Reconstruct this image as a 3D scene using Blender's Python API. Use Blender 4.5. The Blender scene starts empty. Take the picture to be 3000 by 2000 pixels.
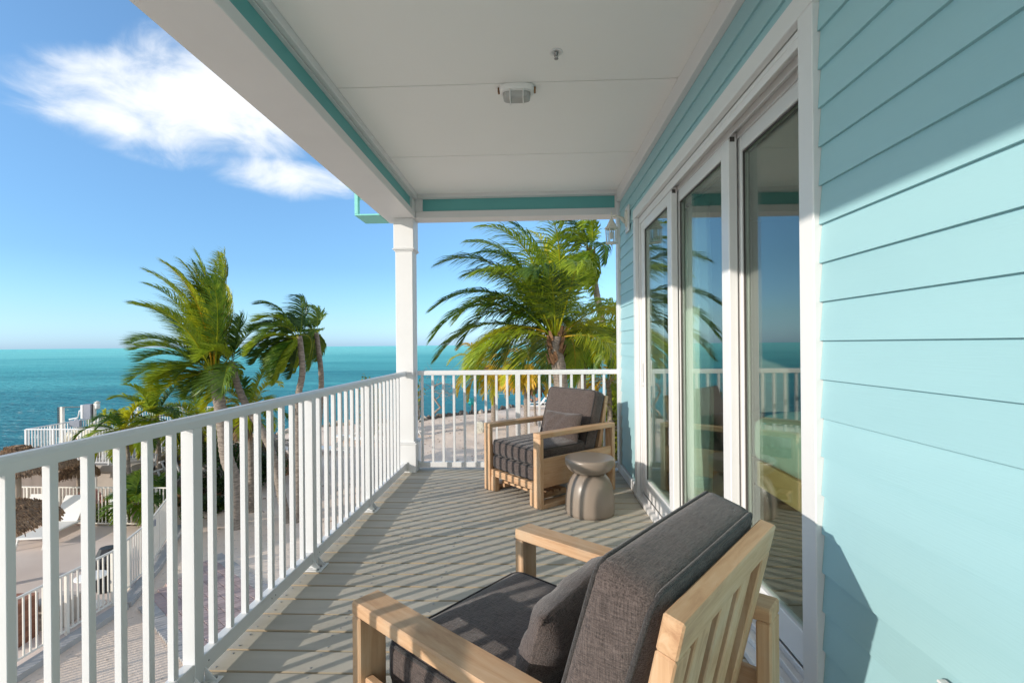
import bpy, math, random
import numpy as np
from mathutils import Vector, Matrix

# ------------------------------------------------------------------ camera, world, sun, exposure
scene = bpy.context.scene
COL = scene.collection
F, CX, CY, YAW, ROLL, EYE = 1435.0, 1500.0, 1009.8, 0.0402, -0.00884, 1.34
fw = np.array([-math.sin(YAW), math.cos(YAW), 0.0])
rt = np.array([math.cos(YAW), math.sin(YAW), 0.0])
up = np.array([0, 0, 1.0])
R2 = math.cos(ROLL)*rt + math.sin(ROLL)*up
U2 = -math.sin(ROLL)*rt + math.cos(ROLL)*up
cam_d = bpy.data.cameras.new("camera")
cam = bpy.data.objects.new("camera", cam_d)
COL.objects.link(cam)
cam_d.sensor_width = 36.0
cam_d.lens = 36.0*F/3000.0
cam_d.shift_x = 0.0
cam_d.shift_y = (CY-1000.0)/3000.0
cam_d.clip_start = 0.05
cam_d.clip_end = 60000
m = Matrix.Identity(4)
for i in range(3):
    m[i][0], m[i][1], m[i][2] = R2[i], U2[i], -fw[i]
m[2][3] = EYE
cam.matrix_world = m
scene.camera = cam

SUN = Vector((1.0, 0.75, -0.385)).normalized()        # the way the light travels
sun_el = math.asin(-SUN.z)
sun_az = math.atan2(-SUN.x, -SUN.y)                    # clockwise from +Y
sd = bpy.data.lights.new("sun", 'SUN')
sd.energy = 2.0
sd.angle = math.radians(0.5)
sd.color = (1.0, 0.915, 0.815)
sun = bpy.data.objects.new("sun", sd)
COL.objects.link(sun)
sun.rotation_euler = SUN.to_track_quat('-Z', 'Y').to_euler()

world = bpy.data.worlds.new("World")
scene.world = world
world.use_nodes = True
scene.view_settings.view_transform = 'Standard'
scene.view_settings.look = 'None'
scene.view_settings.gamma = 1.0
scene.view_settings.use_curve_mapping = False
scene.view_settings.exposure = 1.06
SKY_STRENGTH = 0.15


def ray(x, y):
    return fw + R2*(x-CX)/F - U2*(y-CY)/F


def ony(x, y, Y):      # a point of the place at forward distance Y
    d = ray(x, y); return Vector((np.array([0, 0, EYE])+d*(Y/d[1])).tolist())


def onz(x, y, z):      # a point of the place at height z
    d = ray(x, y); return Vector((np.array([0, 0, EYE])+d*((z-EYE)/d[2])).tolist())


def world_sky():
    nt = world.node_tree; N = nt.nodes; L = nt.links
    N.clear()
    out = N.new('ShaderNodeOutputWorld'); bg = N.new('ShaderNodeBackground')
    sky = N.new('ShaderNodeTexSky'); sky.sky_type = 'NISHITA'; sky.sun_disc = False
    sky.sun_elevation = sun_el; sky.sun_rotation = sun_az
    sky.altitude = 0; sky.air_density = 1.0; sky.dust_density = 0.6; sky.ozone_density = 1.6
    tc = N.new('ShaderNodeTexCoord')

    def math_(op, a, b=None, c=None):
        n = N.new('ShaderNodeMath'); n.operation = op
        for i, v in enumerate((a, b, c)):
            if v is None: continue
            if isinstance(v, (int, float)): n.inputs[i].default_value = v
            else: L.new(v, n.inputs[i])
        return n.outputs[0]
    sep = N.new('ShaderNodeSeparateXYZ'); L.new(tc.outputs['Generated'], sep.inputs[0])
    az = math_('ARCTAN2', sep.outputs[0], sep.outputs[1])
    el = math_('ARCSINE', sep.outputs[2])
    comb = N.new('ShaderNodeCombineXYZ'); L.new(az, comb.inputs[0]); L.new(el, comb.inputs[1])
    mp = N.new('ShaderNodeMapping'); L.new(comb.outputs[0], mp.inputs[0]); mp.inputs['Scale'].default_value = (1.0, 1.7, 1)
    n1 = N.new('ShaderNodeTexNoise'); L.new(mp.outputs[0], n1.inputs[0])
    n1.inputs['Scale'].default_value = 9.0; n1.inputs['Detail'].default_value = 11; n1.inputs['Roughness'].default_value = 0.58; n1.inputs['Distortion'].default_value = 0.5
    n2 = N.new('ShaderNodeTexNoise'); L.new(mp.outputs[0], n2.inputs[0])
    n2.inputs['Scale'].default_value = 2.1; n2.inputs['Detail'].default_value = 4

    def blob(px, py, wa, we, tilt=0.0):
        d = ray(px, py); a0 = math.atan2(d[0], d[1]); e0 = math.atan2(d[2], math.hypot(d[0], d[1]))
        da = math_('SUBTRACT', az, a0); de = math_('SUBTRACT', el, e0)
        de = math_('ADD', de, math_('MULTIPLY', da, tilt))
        a2 = math_('POWER', math_('DIVIDE', math_('ABSOLUTE', da), wa), 2.0)
        e2 = math_('POWER', math_('DIVIDE', math_('ABSOLUTE', de), we), 2.0)
        return math_('SUBTRACT', 1.0, math_('ADD', a2, e2))
    bs = [blob(520, 320, .24, .080, -.10), blob(700, 300, .19, .105, .1), blob(400, 300, .15, .070, .10), blob(560, 190, .09, .06, 0), blob(850, 522, .16, .045, .03), blob(660, 470, .20, .035, 0.0),
          blob(200, 330, .10, .03, 0), blob(150, 170, .05, .02, 0), blob(1250, 420, .2, .05, 0)]
    wts = [1.05, 1.0, .95, .55, .8, .42, .6, .3, .5]
    mx = None
    for b, w in zip(bs, wts):
        b = math_('MULTIPLY', math_('MAXIMUM', b, 0.0), w)
        mx = b if mx is None else math_('MAXIMUM', mx, b)
    # broken clouds over the unseen rest of the sky, added to raise fill light
    low = N.new('ShaderNodeMapRange'); L.new(el, low.inputs[0])
    low.inputs[1].default_value = 0.02; low.inputs[2].default_value = 0.09; low.inputs[3].default_value = 0; low.inputs[4].default_value = 1
    low2 = N.new('ShaderNodeMapRange'); L.new(el, low2.inputs[0])
    low2.inputs[1].default_value = 0.9; low2.inputs[2].default_value = 1.3; low2.inputs[3].default_value = 1; low2.inputs[4].default_value = 0
    scat = math_('MULTIPLY', math_('MULTIPLY', low.outputs[0], low2.outputs[0]), math_('MULTIPLY', math_('MAXIMUM', math_('SUBTRACT', n2.outputs[0], .36), 0.0), 6.0))
    d1 = ray(900, 700); a_edge = math.atan2(d1[0], d1[1])
    side = math_('MINIMUM', math_('MAXIMUM', math_('MULTIPLY', math_('SUBTRACT', math_('ABSOLUTE', math_('SUBTRACT', az, a_edge)), 1.0), 4.0), 0.0), 1.0)
    scat = math_('MULTIPLY', scat, side)
    mx = math_('MAXIMUM', mx, scat)
    dens = math_('ADD', math_('MULTIPLY', mx, 1.25), math_('MULTIPLY', math_('SUBTRACT', n1.outputs[0], 0.5), 2.1))
    rmp = N.new('ShaderNodeMapRange'); rmp.interpolation_type = 'SMOOTHERSTEP'; L.new(dens, rmp.inputs[0])
    rmp.inputs[1].default_value = 0.0; rmp.inputs[2].default_value = 1.5; rmp.inputs[3].default_value = 0; rmp.inputs[4].default_value = 1
    has = math_('GREATER_THAN', mx, 0.001)
    soft = math_('MINIMUM', math_('MULTIPLY', mx, 7.0), 1.0)
    fac = math_('MULTIPLY', math_('MULTIPLY', rmp.outputs[0], has), soft)
    # faint high veil wisps
    tint = N.new('ShaderNodeMix'); tint.data_type = 'RGBA'; tint.blend_type = 'MULTIPLY'; tint.inputs[0].default_value = 1.0
    L.new(sky.outputs[0], tint.inputs[6])
    tr = N.new('ShaderNodeValToRGB'); L.new(math_('MULTIPLY', math_('MAXIMUM', el, 0.0), 1/1.5), tr.inputs[0])
    for i, (pos, c_) in enumerate(SKY_TINT):
        e_ = tr.color_ramp.elements[i] if i < 2 else tr.color_ramp.elements.new(pos)
        e_.position = pos; e_.color = c_
    L.new(tr.outputs[0], tint.inputs[7])
    mix = N.new('ShaderNodeMix'); mix.data_type = 'RGBA'
    L.new(fac, mix.inputs[0]); L.new(tint.outputs[2], mix.inputs[6])
    mix.inputs[7].default_value = CLOUD
    L.new(mix.outputs[2], bg.inputs[0]); bg.inputs[1].default_value = SKY_STRENGTH
    L.new(bg.outputs[0], out.inputs[0])


SKY_TINT = [(0.0, (.44, .72, 1.45, 1)), (1.0, (.80, .86, .88, 1)), (.035, (.42, .62, .95, 1)), (.10, (.40, .58, .77, 1)), (.22, (.53, .71, .85, 1)), (.34, (.60, .78, .90, 1))]
CLOUD = (3.5, 3.6, 3.7, 1)
world_sky()

rnd = random.Random(7)
G = -4.1        # height of the beach below the balcony floor

# ------------------------------------------------------------------ materials


def mat(name, base, rough=0.6, metallic=0.0, spec=None):
    mt = bpy.data.materials.new(name); mt.use_nodes = True
    p = mt.node_tree.nodes['Principled BSDF']
    p.inputs['Base Color'].default_value = (*base, 1); p.inputs['Roughness'].default_value = rough
    p.inputs['Metallic'].default_value = metallic
    if spec is not None: p.inputs['Specular IOR Level'].default_value = spec
    return mt, mt.node_tree, p


def noisy(name, c1, c2, scale=5.0, stretch=(1, 1, 1), rough=0.6, bump=0.0, bscale=None, detail=5, dist=0.0, spec=None, coords='Object', c3=None, bstretch=None, bdist=0.01, perobj=0.0, rough2=None):
    mt, nt, p = mat(name, c1, rough, spec=spec)
    N = nt.nodes; L = nt.links
    tc = N.new('ShaderNodeTexCoord'); mp = N.new('ShaderNodeMapping'); L.new(tc.outputs[coords], mp.inputs[0]); mp.inputs['Scale'].default_value = stretch
    src = mp.outputs[0]
    if perobj:
        oi = N.new('ShaderNodeObjectInfo'); va = N.new('ShaderNodeVectorMath'); va.operation = 'ADD'
        mu = N.new('ShaderNodeMath'); mu.operation = 'MULTIPLY'; mu.inputs[1].default_value = 40; L.new(oi.outputs['Random'], mu.inputs[0])
        L.new(mp.outputs[0], va.inputs[0]); L.new(mu.outputs[0], va.inputs[1]); src = va.outputs[0]
    n = N.new('ShaderNodeTexNoise'); L.new(src, n.inputs[0]); n.inputs['Scale'].default_value = scale; n.inputs['Detail'].default_value = detail; n.inputs['Distortion'].default_value = dist
    cr = N.new('ShaderNodeValToRGB'); L.new(n.outputs[0], cr.inputs[0])
    cr.color_ramp.elements[0].position = .3; cr.color_ramp.elements[1].position = .7
    cr.color_ramp.elements[0].color = (*c1, 1); cr.color_ramp.elements[1].color = (*c2, 1)
    if c3 is not None:
        e = cr.color_ramp.elements.new(.5); e.color = (*c3, 1)
    col = cr.outputs[0]
    if perobj:
        hs = N.new('ShaderNodeHueSaturation'); L.new(col, hs.inputs['Color'])
        mr = N.new('ShaderNodeMapRange'); L.new(oi.outputs['Random'], mr.inputs[0]); mr.inputs[3].default_value = 1-perobj; mr.inputs[4].default_value = 1+perobj
        L.new(mr.outputs[0], hs.inputs['Value']); col = hs.outputs[0]
    L.new(col, p.inputs['Base Color'])
    if rough2 is not None:
        mr = N.new('ShaderNodeMapRange'); L.new(n.outputs[0], mr.inputs[0]); mr.inputs[1].default_value = .3; mr.inputs[2].default_value = .7
        mr.inputs[3].default_value = rough; mr.inputs[4].default_value = rough2; L.new(mr.outputs[0], p.inputs['Roughness'])
    if bump:
        src2 = src
        if bstretch:
            m2 = N.new('ShaderNodeMapping'); L.new(tc.outputs[coords], m2.inputs[0]); m2.inputs['Scale'].default_value = bstretch; src2 = m2.outputs[0]
        n2 = N.new('ShaderNodeTexNoise'); L.new(src2, n2.inputs[0]); n2.inputs['Scale'].default_value = bscale or scale*4; n2.inputs['Detail'].default_value = 6
        bp = N.new('ShaderNodeBump'); bp.inputs['Strength'].default_value = bump; bp.inputs['Distance'].default_value = bdist
        L.new(n2.outputs[0], bp.inputs['Height']); L.new(bp.outputs[0], p.inputs['Normal'])
    return mt


def fabric(name, c1, c2):
    mt, nt, p = mat(name, c1, 0.95, spec=0.15)
    N = nt.nodes; L = nt.links
    p.inputs['Sheen Weight'].default_value = 0.25; p.inputs['Sheen Roughness'].default_value = .5
    tc = N.new('ShaderNodeTexCoord')
    outs = []
    for s in ((30, 420, 420), (420, 30, 420), (420, 420, 30)):
        mp = N.new('ShaderNodeMapping'); L.new(tc.outputs['Object'], mp.inputs[0]); mp.inputs['Scale'].default_value = s
        n = N.new('ShaderNodeTexNoise'); L.new(mp.outputs[0], n.inputs[0]); n.inputs['Scale'].default_value = 1.0; n.inputs['Detail'].default_value = 2
        outs.append(n.outputs[0])
    a = N.new('ShaderNodeMath'); a.operation = 'ADD'; L.new(outs[0], a.inputs[0]); L.new(outs[1], a.inputs[1])
    b = N.new('ShaderNodeMath'); b.operation = 'ADD'; L.new(a.outputs[0], b.inputs[0]); L.new(outs[2], b.inputs[1])
    cr = N.new('ShaderNodeMapRange'); L.new(b.outputs[0], cr.inputs[0]); cr.inputs[1].default_value = 1.15; cr.inputs[2].default_value = 1.85
    mx = N.new('ShaderNodeMix'); mx.data_type = 'RGBA'; L.new(cr.outputs[0], mx.inputs[0]); mx.inputs[6].default_value = (*c1, 1); mx.inputs[7].default_value = (*c2, 1)
    L.new(mx.outputs[2], p.inputs['Base Color'])
    big = N.new('ShaderNodeTexNoise'); L.new(tc.outputs['Object'], big.inputs[0]); big.inputs['Scale'].default_value = 7; big.inputs['Detail'].default_value = 2
    hs = N.new('ShaderNodeMath'); hs.operation = 'MULTIPLY_ADD'; L.new(big.outputs[0], hs.inputs[0]); hs.inputs[1].default_value = 9.0; L.new(b.outputs[0], hs.inputs[2])
    bp = N.new('ShaderNodeBump'); bp.inputs['Strength'].default_value = .5; bp.inputs['Distance'].default_value = .0035
    L.new(hs.outputs[0], bp.inputs['Height']); L.new(bp.outputs[0], p.inputs['Normal'])
    return mt


def leaf(name, c1, c2, tr=0.35, rough=.42):
    mt = bpy.data.materials.new(name); mt.use_nodes = True
    nt = mt.node_tree; N = nt.nodes; L = nt.links
    p = N['Principled BSDF']; p.inputs['Roughness'].default_value = rough; p.inputs['Specular IOR Level'].default_value = .35
    g = N.new('ShaderNodeTexCoord'); n = N.new('ShaderNodeTexNoise'); L.new(g.outputs['Object'], n.inputs[0]); n.inputs['Scale'].default_value = 3.5; n.inputs['Detail'].default_value = 4
    n.inputs['Roughness'].default_value = .7
    oi = N.new('ShaderNodeObjectInfo')
    ad = N.new('ShaderNodeMath'); ad.operation = 'MULTIPLY_ADD'; L.new(oi.outputs['Random'], ad.inputs[0]); ad.inputs[1].default_value = .34; ad.inputs[2].default_value = -.17
    a2 = N.new('ShaderNodeMath'); a2.operation = 'ADD'; L.new(n.outputs[0], a2.inputs[0]); L.new(ad.outputs[0], a2.inputs[1])
    mr = N.new('ShaderNodeMapRange'); L.new(a2.outputs[0], mr.inputs[0]); mr.inputs[1].default_value = .36; mr.inputs[2].default_value = .66
    mx = N.new('ShaderNodeMix'); mx.data_type = 'RGBA'; L.new(mr.outputs[0], mx.inputs[0]); mx.inputs[6].default_value = (*c1, 1); mx.inputs[7].default_value = (*c2, 1)
    L.new(mx.outputs[2], p.inputs['Base Color'])
    t = N.new('ShaderNodeBsdfTranslucent'); L.new(mx.outputs[2], t.inputs[0])
    ms = N.new('ShaderNodeMixShader'); ms.inputs[0].default_value = tr
    L.new(p.outputs[0], ms.inputs[1]); L.new(t.outputs[0], ms.inputs[2]); L.new(ms.outputs[0], N['Material Output'].inputs[0])
    return mt


M = {}
M['white'] = noisy('white_paint', (.715, .71, .70), (.745, .74, .73), 3, rough=.42, bump=.03, bscale=90, bdist=.002, spec=.4)
M['rail'] = noisy('white_powder_coat', (.72, .72, .715), (.745, .745, .74), 8, rough=.28, spec=.5)
M['ceil'] = noisy('ceiling_paint', (.86, .86, .83), (.88, .88, .85), 1.4, rough=.6, bump=.04, bscale=60, bdist=.002)
M['caulk'] = mat('seam_grey', (.45, .45, .42), .8)[0]  # plain grey of the backing that shows in the ceiling seams
M['siding'] = noisy('aqua_siding', (.325, .54, .575), (.35, .57, .605), 2.2, (1, .5, 2), rough=.5, bump=.35, bscale=1.0, bstretch=(60, 9, 240), bdist=.0012, spec=.35, perobj=.025)
M['teal'] = noisy('teal_trim', (.115, .40, .39), (.13, .43, .42), 2, rough=.5)
M['tealgut'] = noisy('teal_gutter', (.20, .60, .52), (.23, .64, .56), 2, rough=.4)
M['deck'] = noisy('deck_paint', (.41, .38, .32), (.49, .455, .385), 3, (.8, 5, 1), rough=.62, bump=.25, bscale=1.0, bstretch=(5, 90, 90), bdist=.0015, perobj=.10, detail=7, spec=.3)
M['deckedge'] = noisy('deck_worn_edge', (.40, .30, .19), (.30, .27, .2), 9, (1, 6, 6), rough=.7)
M['dark'] = mat('dark_gap', (.03, .03, .03), .9)[0]
M['steel'] = mat('screw_steel', (.35, .35, .35), .35, 1.0)[0]
M['glassframe'] = noisy('white_vinyl', (.76, .745, .73), (.79, .775, .76), 4, rough=.3, spec=.5)
M['rubber'] = mat('gasket_grey', (.07, .06, .055), .6)[0]


def wood(name, c1, c2, c3, axis):
    st = [14, 14, 14]; st[axis] = 1.3
    mt, nt, p = mat(name, c1, .55, spec=.3)
    N = nt.nodes; L = nt.links
    tc = N.new('ShaderNodeTexCoord'); mp = N.new('ShaderNodeMapping'); L.new(tc.outputs['Object'], mp.inputs[0]); mp.inputs['Scale'].default_value = st
    oi = N.new('ShaderNodeObjectInfo'); mu = N.new('ShaderNodeMath'); mu.operation = 'MULTIPLY'; mu.inputs[1].default_value = 17; L.new(oi.outputs['Random'], mu.inputs[0])
    va = N.new('ShaderNodeVectorMath'); va.operation = 'ADD'; L.new(mp.outputs[0], va.inputs[0]); L.new(mu.outputs[0], va.inputs[1])
    n = N.new('ShaderNodeTexNoise'); L.new(va.outputs[0], n.inputs[0]); n.inputs['Scale'].default_value = 2.2; n.inputs['Detail'].default_value = 8; n.inputs['Distortion'].default_value = .8; n.inputs['Roughness'].default_value = .65
    cr = N.new('ShaderNodeValToRGB'); L.new(n.outputs[0], cr.inputs[0]); e = cr.color_ramp.elements
    e[0].position = .28; e[0].color = (*c1, 1); e[1].position = .72; e[1].color = (*c3, 1); k = e.new(.5); k.color = (*c2, 1)
    n3 = N.new('ShaderNodeTexNoise'); L.new(tc.outputs['Object'], n3.inputs[0]); n3.inputs['Scale'].default_value = 6; n3.inputs['Detail'].default_value = 6
    mr = N.new('ShaderNodeMapRange'); L.new(n3.outputs[0], mr.inputs[0]); mr.inputs[1].default_value = .52; mr.inputs[2].default_value = .75; mr.inputs[4].default_value = .5
    mx = N.new('ShaderNodeMix'); mx.data_type = 'RGBA'; L.new(mr.outputs[0], mx.inputs[0]); L.new(cr.outputs[0], mx.inputs[6]); mx.inputs[7].default_value = (.52, .42, .30, 1)
    L.new(mx.outputs[2], p.inputs['Base Color'])
    m2 = N.new('ShaderNodeMapping'); L.new(tc.outputs['Object'], m2.inputs[0]); s2 = [260, 260, 260]; s2[axis] = 9; m2.inputs['Scale'].default_value = s2
    n2 = N.new('ShaderNodeTexNoise'); L.new(m2.outputs[0], n2.inputs[0]); n2.inputs['Scale'].default_value = 1; n2.inputs['Detail'].default_value = 3
    bp = N.new('ShaderNodeBump'); bp.inputs['Strength'].default_value = .35; bp.inputs['Distance'].default_value = .0012; L.new(n2.outputs[0], bp.inputs['Height']); L.new(bp.outputs[0], p.inputs['Normal'])
    return mt


for ax in range(3):
    M['wood%d' % ax] = wood('teak_%s' % 'xyz'[ax], (.39, .215, .115), (.54, .335, .19), (.62, .43, .275), ax)
M['fabric'] = fabric('charcoal_weave', (.036, .028, .026), (.145, .112, .100))
M['piping'] = fabric('piping_weave', (.02, .019, .019), (.07, .062, .06))
M['stool'] = noisy('taupe_glaze', (.24, .195, .155), (.29, .235, .19), 2.5, rough=.33, spec=.5, bump=.04, bscale=20, bdist=.004)
M['sand'] = None
M['leafg'] = leaf('palm_green', (.065, .155, .014), (.32, .41, .025))
M['leafd'] = leaf('palm_dark', (.035, .088, .016), (.16, .25, .026), .3)
M['leafy'] = leaf('palm_yellow', (.38, .30, .015), (.80, .46, .02), .35)
M['leafl'] = leaf('palm_lime', (.20, .29, .010), (.58, .56, .025), .4)
M['dry'] = leaf('palm_dry', (.14, .075, .04), (.34, .22, .13), .2, .8)
M['greydry'] = leaf('palm_dry_grey', (.15, .13, .11), (.36, .33, .28), .1, .8)
M['shrub'] = leaf('shrub_leaf', (.020, .050, .012), (.10, .16, .025), .3)
M['shruby'] = leaf('sea_grape_leaf', (.05, .09, .012), (.25, .26, .03), .3)
M['trunk'] = noisy('palm_trunk', (.16, .125, .10), (.36, .30, .245), 2.0, (3, 3, 16), rough=.9, bump=1.0, bscale=1, bstretch=(2, 2, 26), bdist=.03, coords='Generated', detail=6)
M['trunk'] = noisy('palm_bark', (.15, .12, .095), (.37, .31, .255), 3.5, (2, 2, 7), rough=.9, bump=.8, bscale=5, bstretch=(2, 2, 9), bdist=.03)
M['fibre'] = noisy('palm_fibre', (.10, .05, .025), (.36, .20, .10), 12, (1, 1, .5), rough=.95, bump=1, bscale=25, bdist=.03)
M['thatch'] = noisy('thatch', (.09, .055, .035), (.46, .29, .165), 22, (1, 1, .2), rough=.95, bump=1, bscale=40, bdist=.02)
M['thatchtip'] = noisy('thatch_cap', (.50, .33, .20), (.62, .42, .27), 8, rough=.9)
M['timber'] = noisy('pale_timber', (.36, .28, .21), (.48, .39, .30), 6, (1, 1, .2), rough=.8)
M['fence'] = noisy('cream_fence', (.72, .68, .60), (.78, .74, .66), 4, rough=.5)
M['terrace'] = noisy('terrace_concrete', (.66, .55, .48), (.74, .63, .55), .8, rough=.8, bump=.2, bscale=60, bdist=.004, detail=8)
M['kerb'] = noisy('kerb_concrete', (.36, .35, .34), (.44, .43, .41), 3, rough=.85, bump=.3, bscale=50, bdist=.004)
M['paver'] = noisy('brick_paver', (.40, .29, .27), (.49, .37, .34), 3, rough=.85, bump=.3, bscale=60, bdist=.004, perobj=.14)
M['paverb'] = noisy('border_paver', (.36, .34, .32), (.46, .43, .40), 3, rough=.85, bump=.3, bscale=60, bdist=.004, perobj=.08)
M['plaster'] = noisy('grey_plaster', (.40, .35, .30), (.50, .44, .38), 2, rough=.9)
M['plasterd'] = noisy('grey_wood_wall', (.20, .165, .14), (.27, .225, .195), 3, (1, 1, .2), rough=.9)
M['sling'] = noisy('white_sling', (.80, .79, .75), (.84, .83, .79), 10, rough=.6)
M['bin'] = noisy('black_bin', (.018, .018, .02), (.03, .03, .032), 5, rough=.35)
M['rock'] = noisy('coral_rock', (.26, .21, .16), (.56, .49, .41), 2.2, rough=.95, bump=1, bscale=7, bdist=.06, perobj=.3)
M['rockd'] = noisy('wet_rock', (.045, .038, .03), (.17, .145, .12), 2.2, rough=.7, bump=1, bscale=7, bdist=.06, perobj=.3)
M['rockw'] = noisy('white_coral', (.55, .52, .42), (.76, .73, .62), 6, rough=.95, bump=1, bscale=18, bdist=.05)
M['pink'] = noisy('pink_hose', (.50, .23, .19), (.60, .32, .27), 4, rough=.5)
M['metalg'] = noisy('grey_box', (.20, .22, .27), (.24, .26, .31), 3, rough=.45)
M['cream'] = noisy('cream_tank', (.66, .58, .42), (.72, .64, .48), 2, rough=.5)
M['redwood'] = noisy('red_wood', (.20, .075, .045), (.36, .17, .10), 5, (.4, .4, 4), rough=.7, perobj=.15)
M['bed'] = noisy('mint_linen', (.36, .52, .45), (.43, .60, .52), 3, rough=.9, bump=.6, bscale=6, bdist=.04)
M['curt'] = noisy('pale_curtain', (.62, .72, .65), (.68, .77, .71), 4, rough=.9)
M['bedframe'] = noisy('oak_bed', (.42, .30, .12), (.50, .37, .17), 4, (1, .2, 1), rough=.5)
M['roomwall'] = noisy('room_wall', (.42, .42, .40), (.45, .45, .43), 2, rough=.9)
M['roomfloor'] = noisy('room_floor', (.16, .12, .08), (.22, .17, .12), 3, (4, .4, 1), rough=.5)
M['skin'] = mat('skin', (.48, .25, .16), .5)[0]
M['hair'] = mat('dark_hair', (.02, .012, .01), .7)[0]
M['swim'] = mat('black_swimsuit', (.02, .02, .022), .6)[0]
M['bookp'] = mat('book_paper', (.75, .73, .68), .8)[0]
M['tealsign'] = mat('teal_disc', (.02, .36, .36), .5)[0]
M['blue'] = mat('sign_blue', (.05, .12, .28), .5)[0]
M['signw'] = mat('sign_white', (.78, .78, .76), .5)[0]
M['bulb'] = mat('frosted_bulb', (.75, .75, .72), .3)[0]
M['lantern'] = noisy('lantern_cream', (.66, .63, .55), (.70, .67, .59), 6, rough=.45)
M['branch'] = noisy('bare_branch', (.20, .16, .13), (.36, .31, .27), 8, rough=.9)


def glass_mat(name, ior, tint):
    mt = bpy.data.materials.new(name); mt.use_nodes = True
    nt = mt.node_tree; N = nt.nodes; L = nt.links; N.remove(N['Principled BSDF'])
    fr = N.new('ShaderNodeFresnel'); ge = N.new('ShaderNodeNewGeometry'); mi = N.new('ShaderNodeMapRange')
    mi.inputs[3].default_value = ior; mi.inputs[4].default_value = 1/ior      # the same reflectance from either face of the pane
    L.new(ge.outputs['Backfacing'], mi.inputs[0]); L.new(mi.outputs[0], fr.inputs[0])
    t = N.new('ShaderNodeBsdfTransparent'); t.inputs[0].default_value = (*tint, 1)
    g = N.new('ShaderNodeBsdfGlossy'); g.inputs['Roughness'].default_value = 0.0; g.inputs[0].default_value = (.93, .97, .95, 1)
    ms = N.new('ShaderNodeMixShader'); L.new(fr.outputs[0], ms.inputs[0]); L.new(t.outputs[0], ms.inputs[1]); L.new(g.outputs[0], ms.inputs[2])
    L.new(ms.outputs[0], N['Material Output'].inputs[0]); return mt


M['glass'] = glass_mat('door_glass', 2.1, (.86, .92, .87))
M['lampglass'] = glass_mat('lamp_glass', 1.45, (.95, .96, .95))


def lens_mat():
    mt, nt, p = mat('ribbed_lens', (.50, .50, .48), .25)
    N = nt.nodes; L = nt.links
    tc = N.new('ShaderNodeTexCoord'); w = N.new('ShaderNodeTexWave'); L.new(tc.outputs['Object'], w.inputs[0]); w.bands_direction = 'Y'; w.inputs['Scale'].default_value = 45
    bp = N.new('ShaderNodeBump'); bp.inputs['Strength'].default_value = .6; bp.inputs['Distance'].default_value = .004; L.new(w.outputs[0], bp.inputs['Height']); L.new(bp.outputs[0], p.inputs['Normal'])
    return mt


M['lens'] = lens_mat()


def sand_mat():
    mt, nt, p = mat('beach_sand', (.5, .45, .38), .95, spec=.1)
    N = nt.nodes; L = nt.links
    g = N.new('ShaderNodeNewGeometry')
    n = N.new('ShaderNodeTexNoise'); L.new(g.outputs['Position'], n.inputs[0]); n.inputs['Scale'].default_value = .35; n.inputs['Detail'].default_value = 8
    cr = N.new('ShaderNodeValToRGB'); L.new(n.outputs[0], cr.inputs[0]); e = cr.color_ramp.elements
    e[0].position = .3; e[0].color = (.67, .52, .40, 1); e[1].position = .66; e[1].color = (.84, .68, .54, 1)
    n4 = N.new('ShaderNodeTexNoise'); L.new(g.outputs['Position'], n4.inputs[0]); n4.inputs['Scale'].default_value = 9; n4.inputs['Detail'].default_value = 5
    mr4 = N.new('ShaderNodeMapRange'); L.new(n4.outputs[0], mr4.inputs[0]); mr4.inputs[1].default_value = .60; mr4.inputs[2].default_value = .74; mr4.inputs[4].default_value = .6
    mx = N.new('ShaderNodeMix'); mx.data_type = 'RGBA'; L.new(mr4.outputs[0], mx.inputs[0]); L.new(cr.outputs[0], mx.inputs[6]); mx.inputs[7].default_value = (.20, .16, .12, 1)
    L.new(mx.outputs[2], p.inputs['Base Color'])
    n2 = N.new('ShaderNodeTexNoise'); L.new(g.outputs['Position'], n2.inputs[0]); n2.inputs['Scale'].default_value = 4.5; n2.inputs['Detail'].default_value = 9; n2.inputs['Roughness'].default_value = .65
    v = N.new('ShaderNodeTexVoronoi'); L.new(g.outputs['Position'], v.inputs[0]); v.inputs['Scale'].default_value = 3.2; v.feature = 'SMOOTH_F1'
    ad = N.new('ShaderNodeMath'); ad.operation = 'MULTIPLY_ADD'; L.new(v.outputs[0], ad.inputs[0]); ad.inputs[1].default_value = .5; L.new(n2.outputs[0], ad.inputs[2])
    bp = N.new('ShaderNodeBump'); bp.inputs['Strength'].default_value = .55; bp.inputs['Distance'].default_value = .05; L.new(ad.outputs[0], bp.inputs['Height']); L.new(bp.outputs[0], p.inputs['Normal'])
    return mt


M['sand'] = sand_mat()


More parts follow.
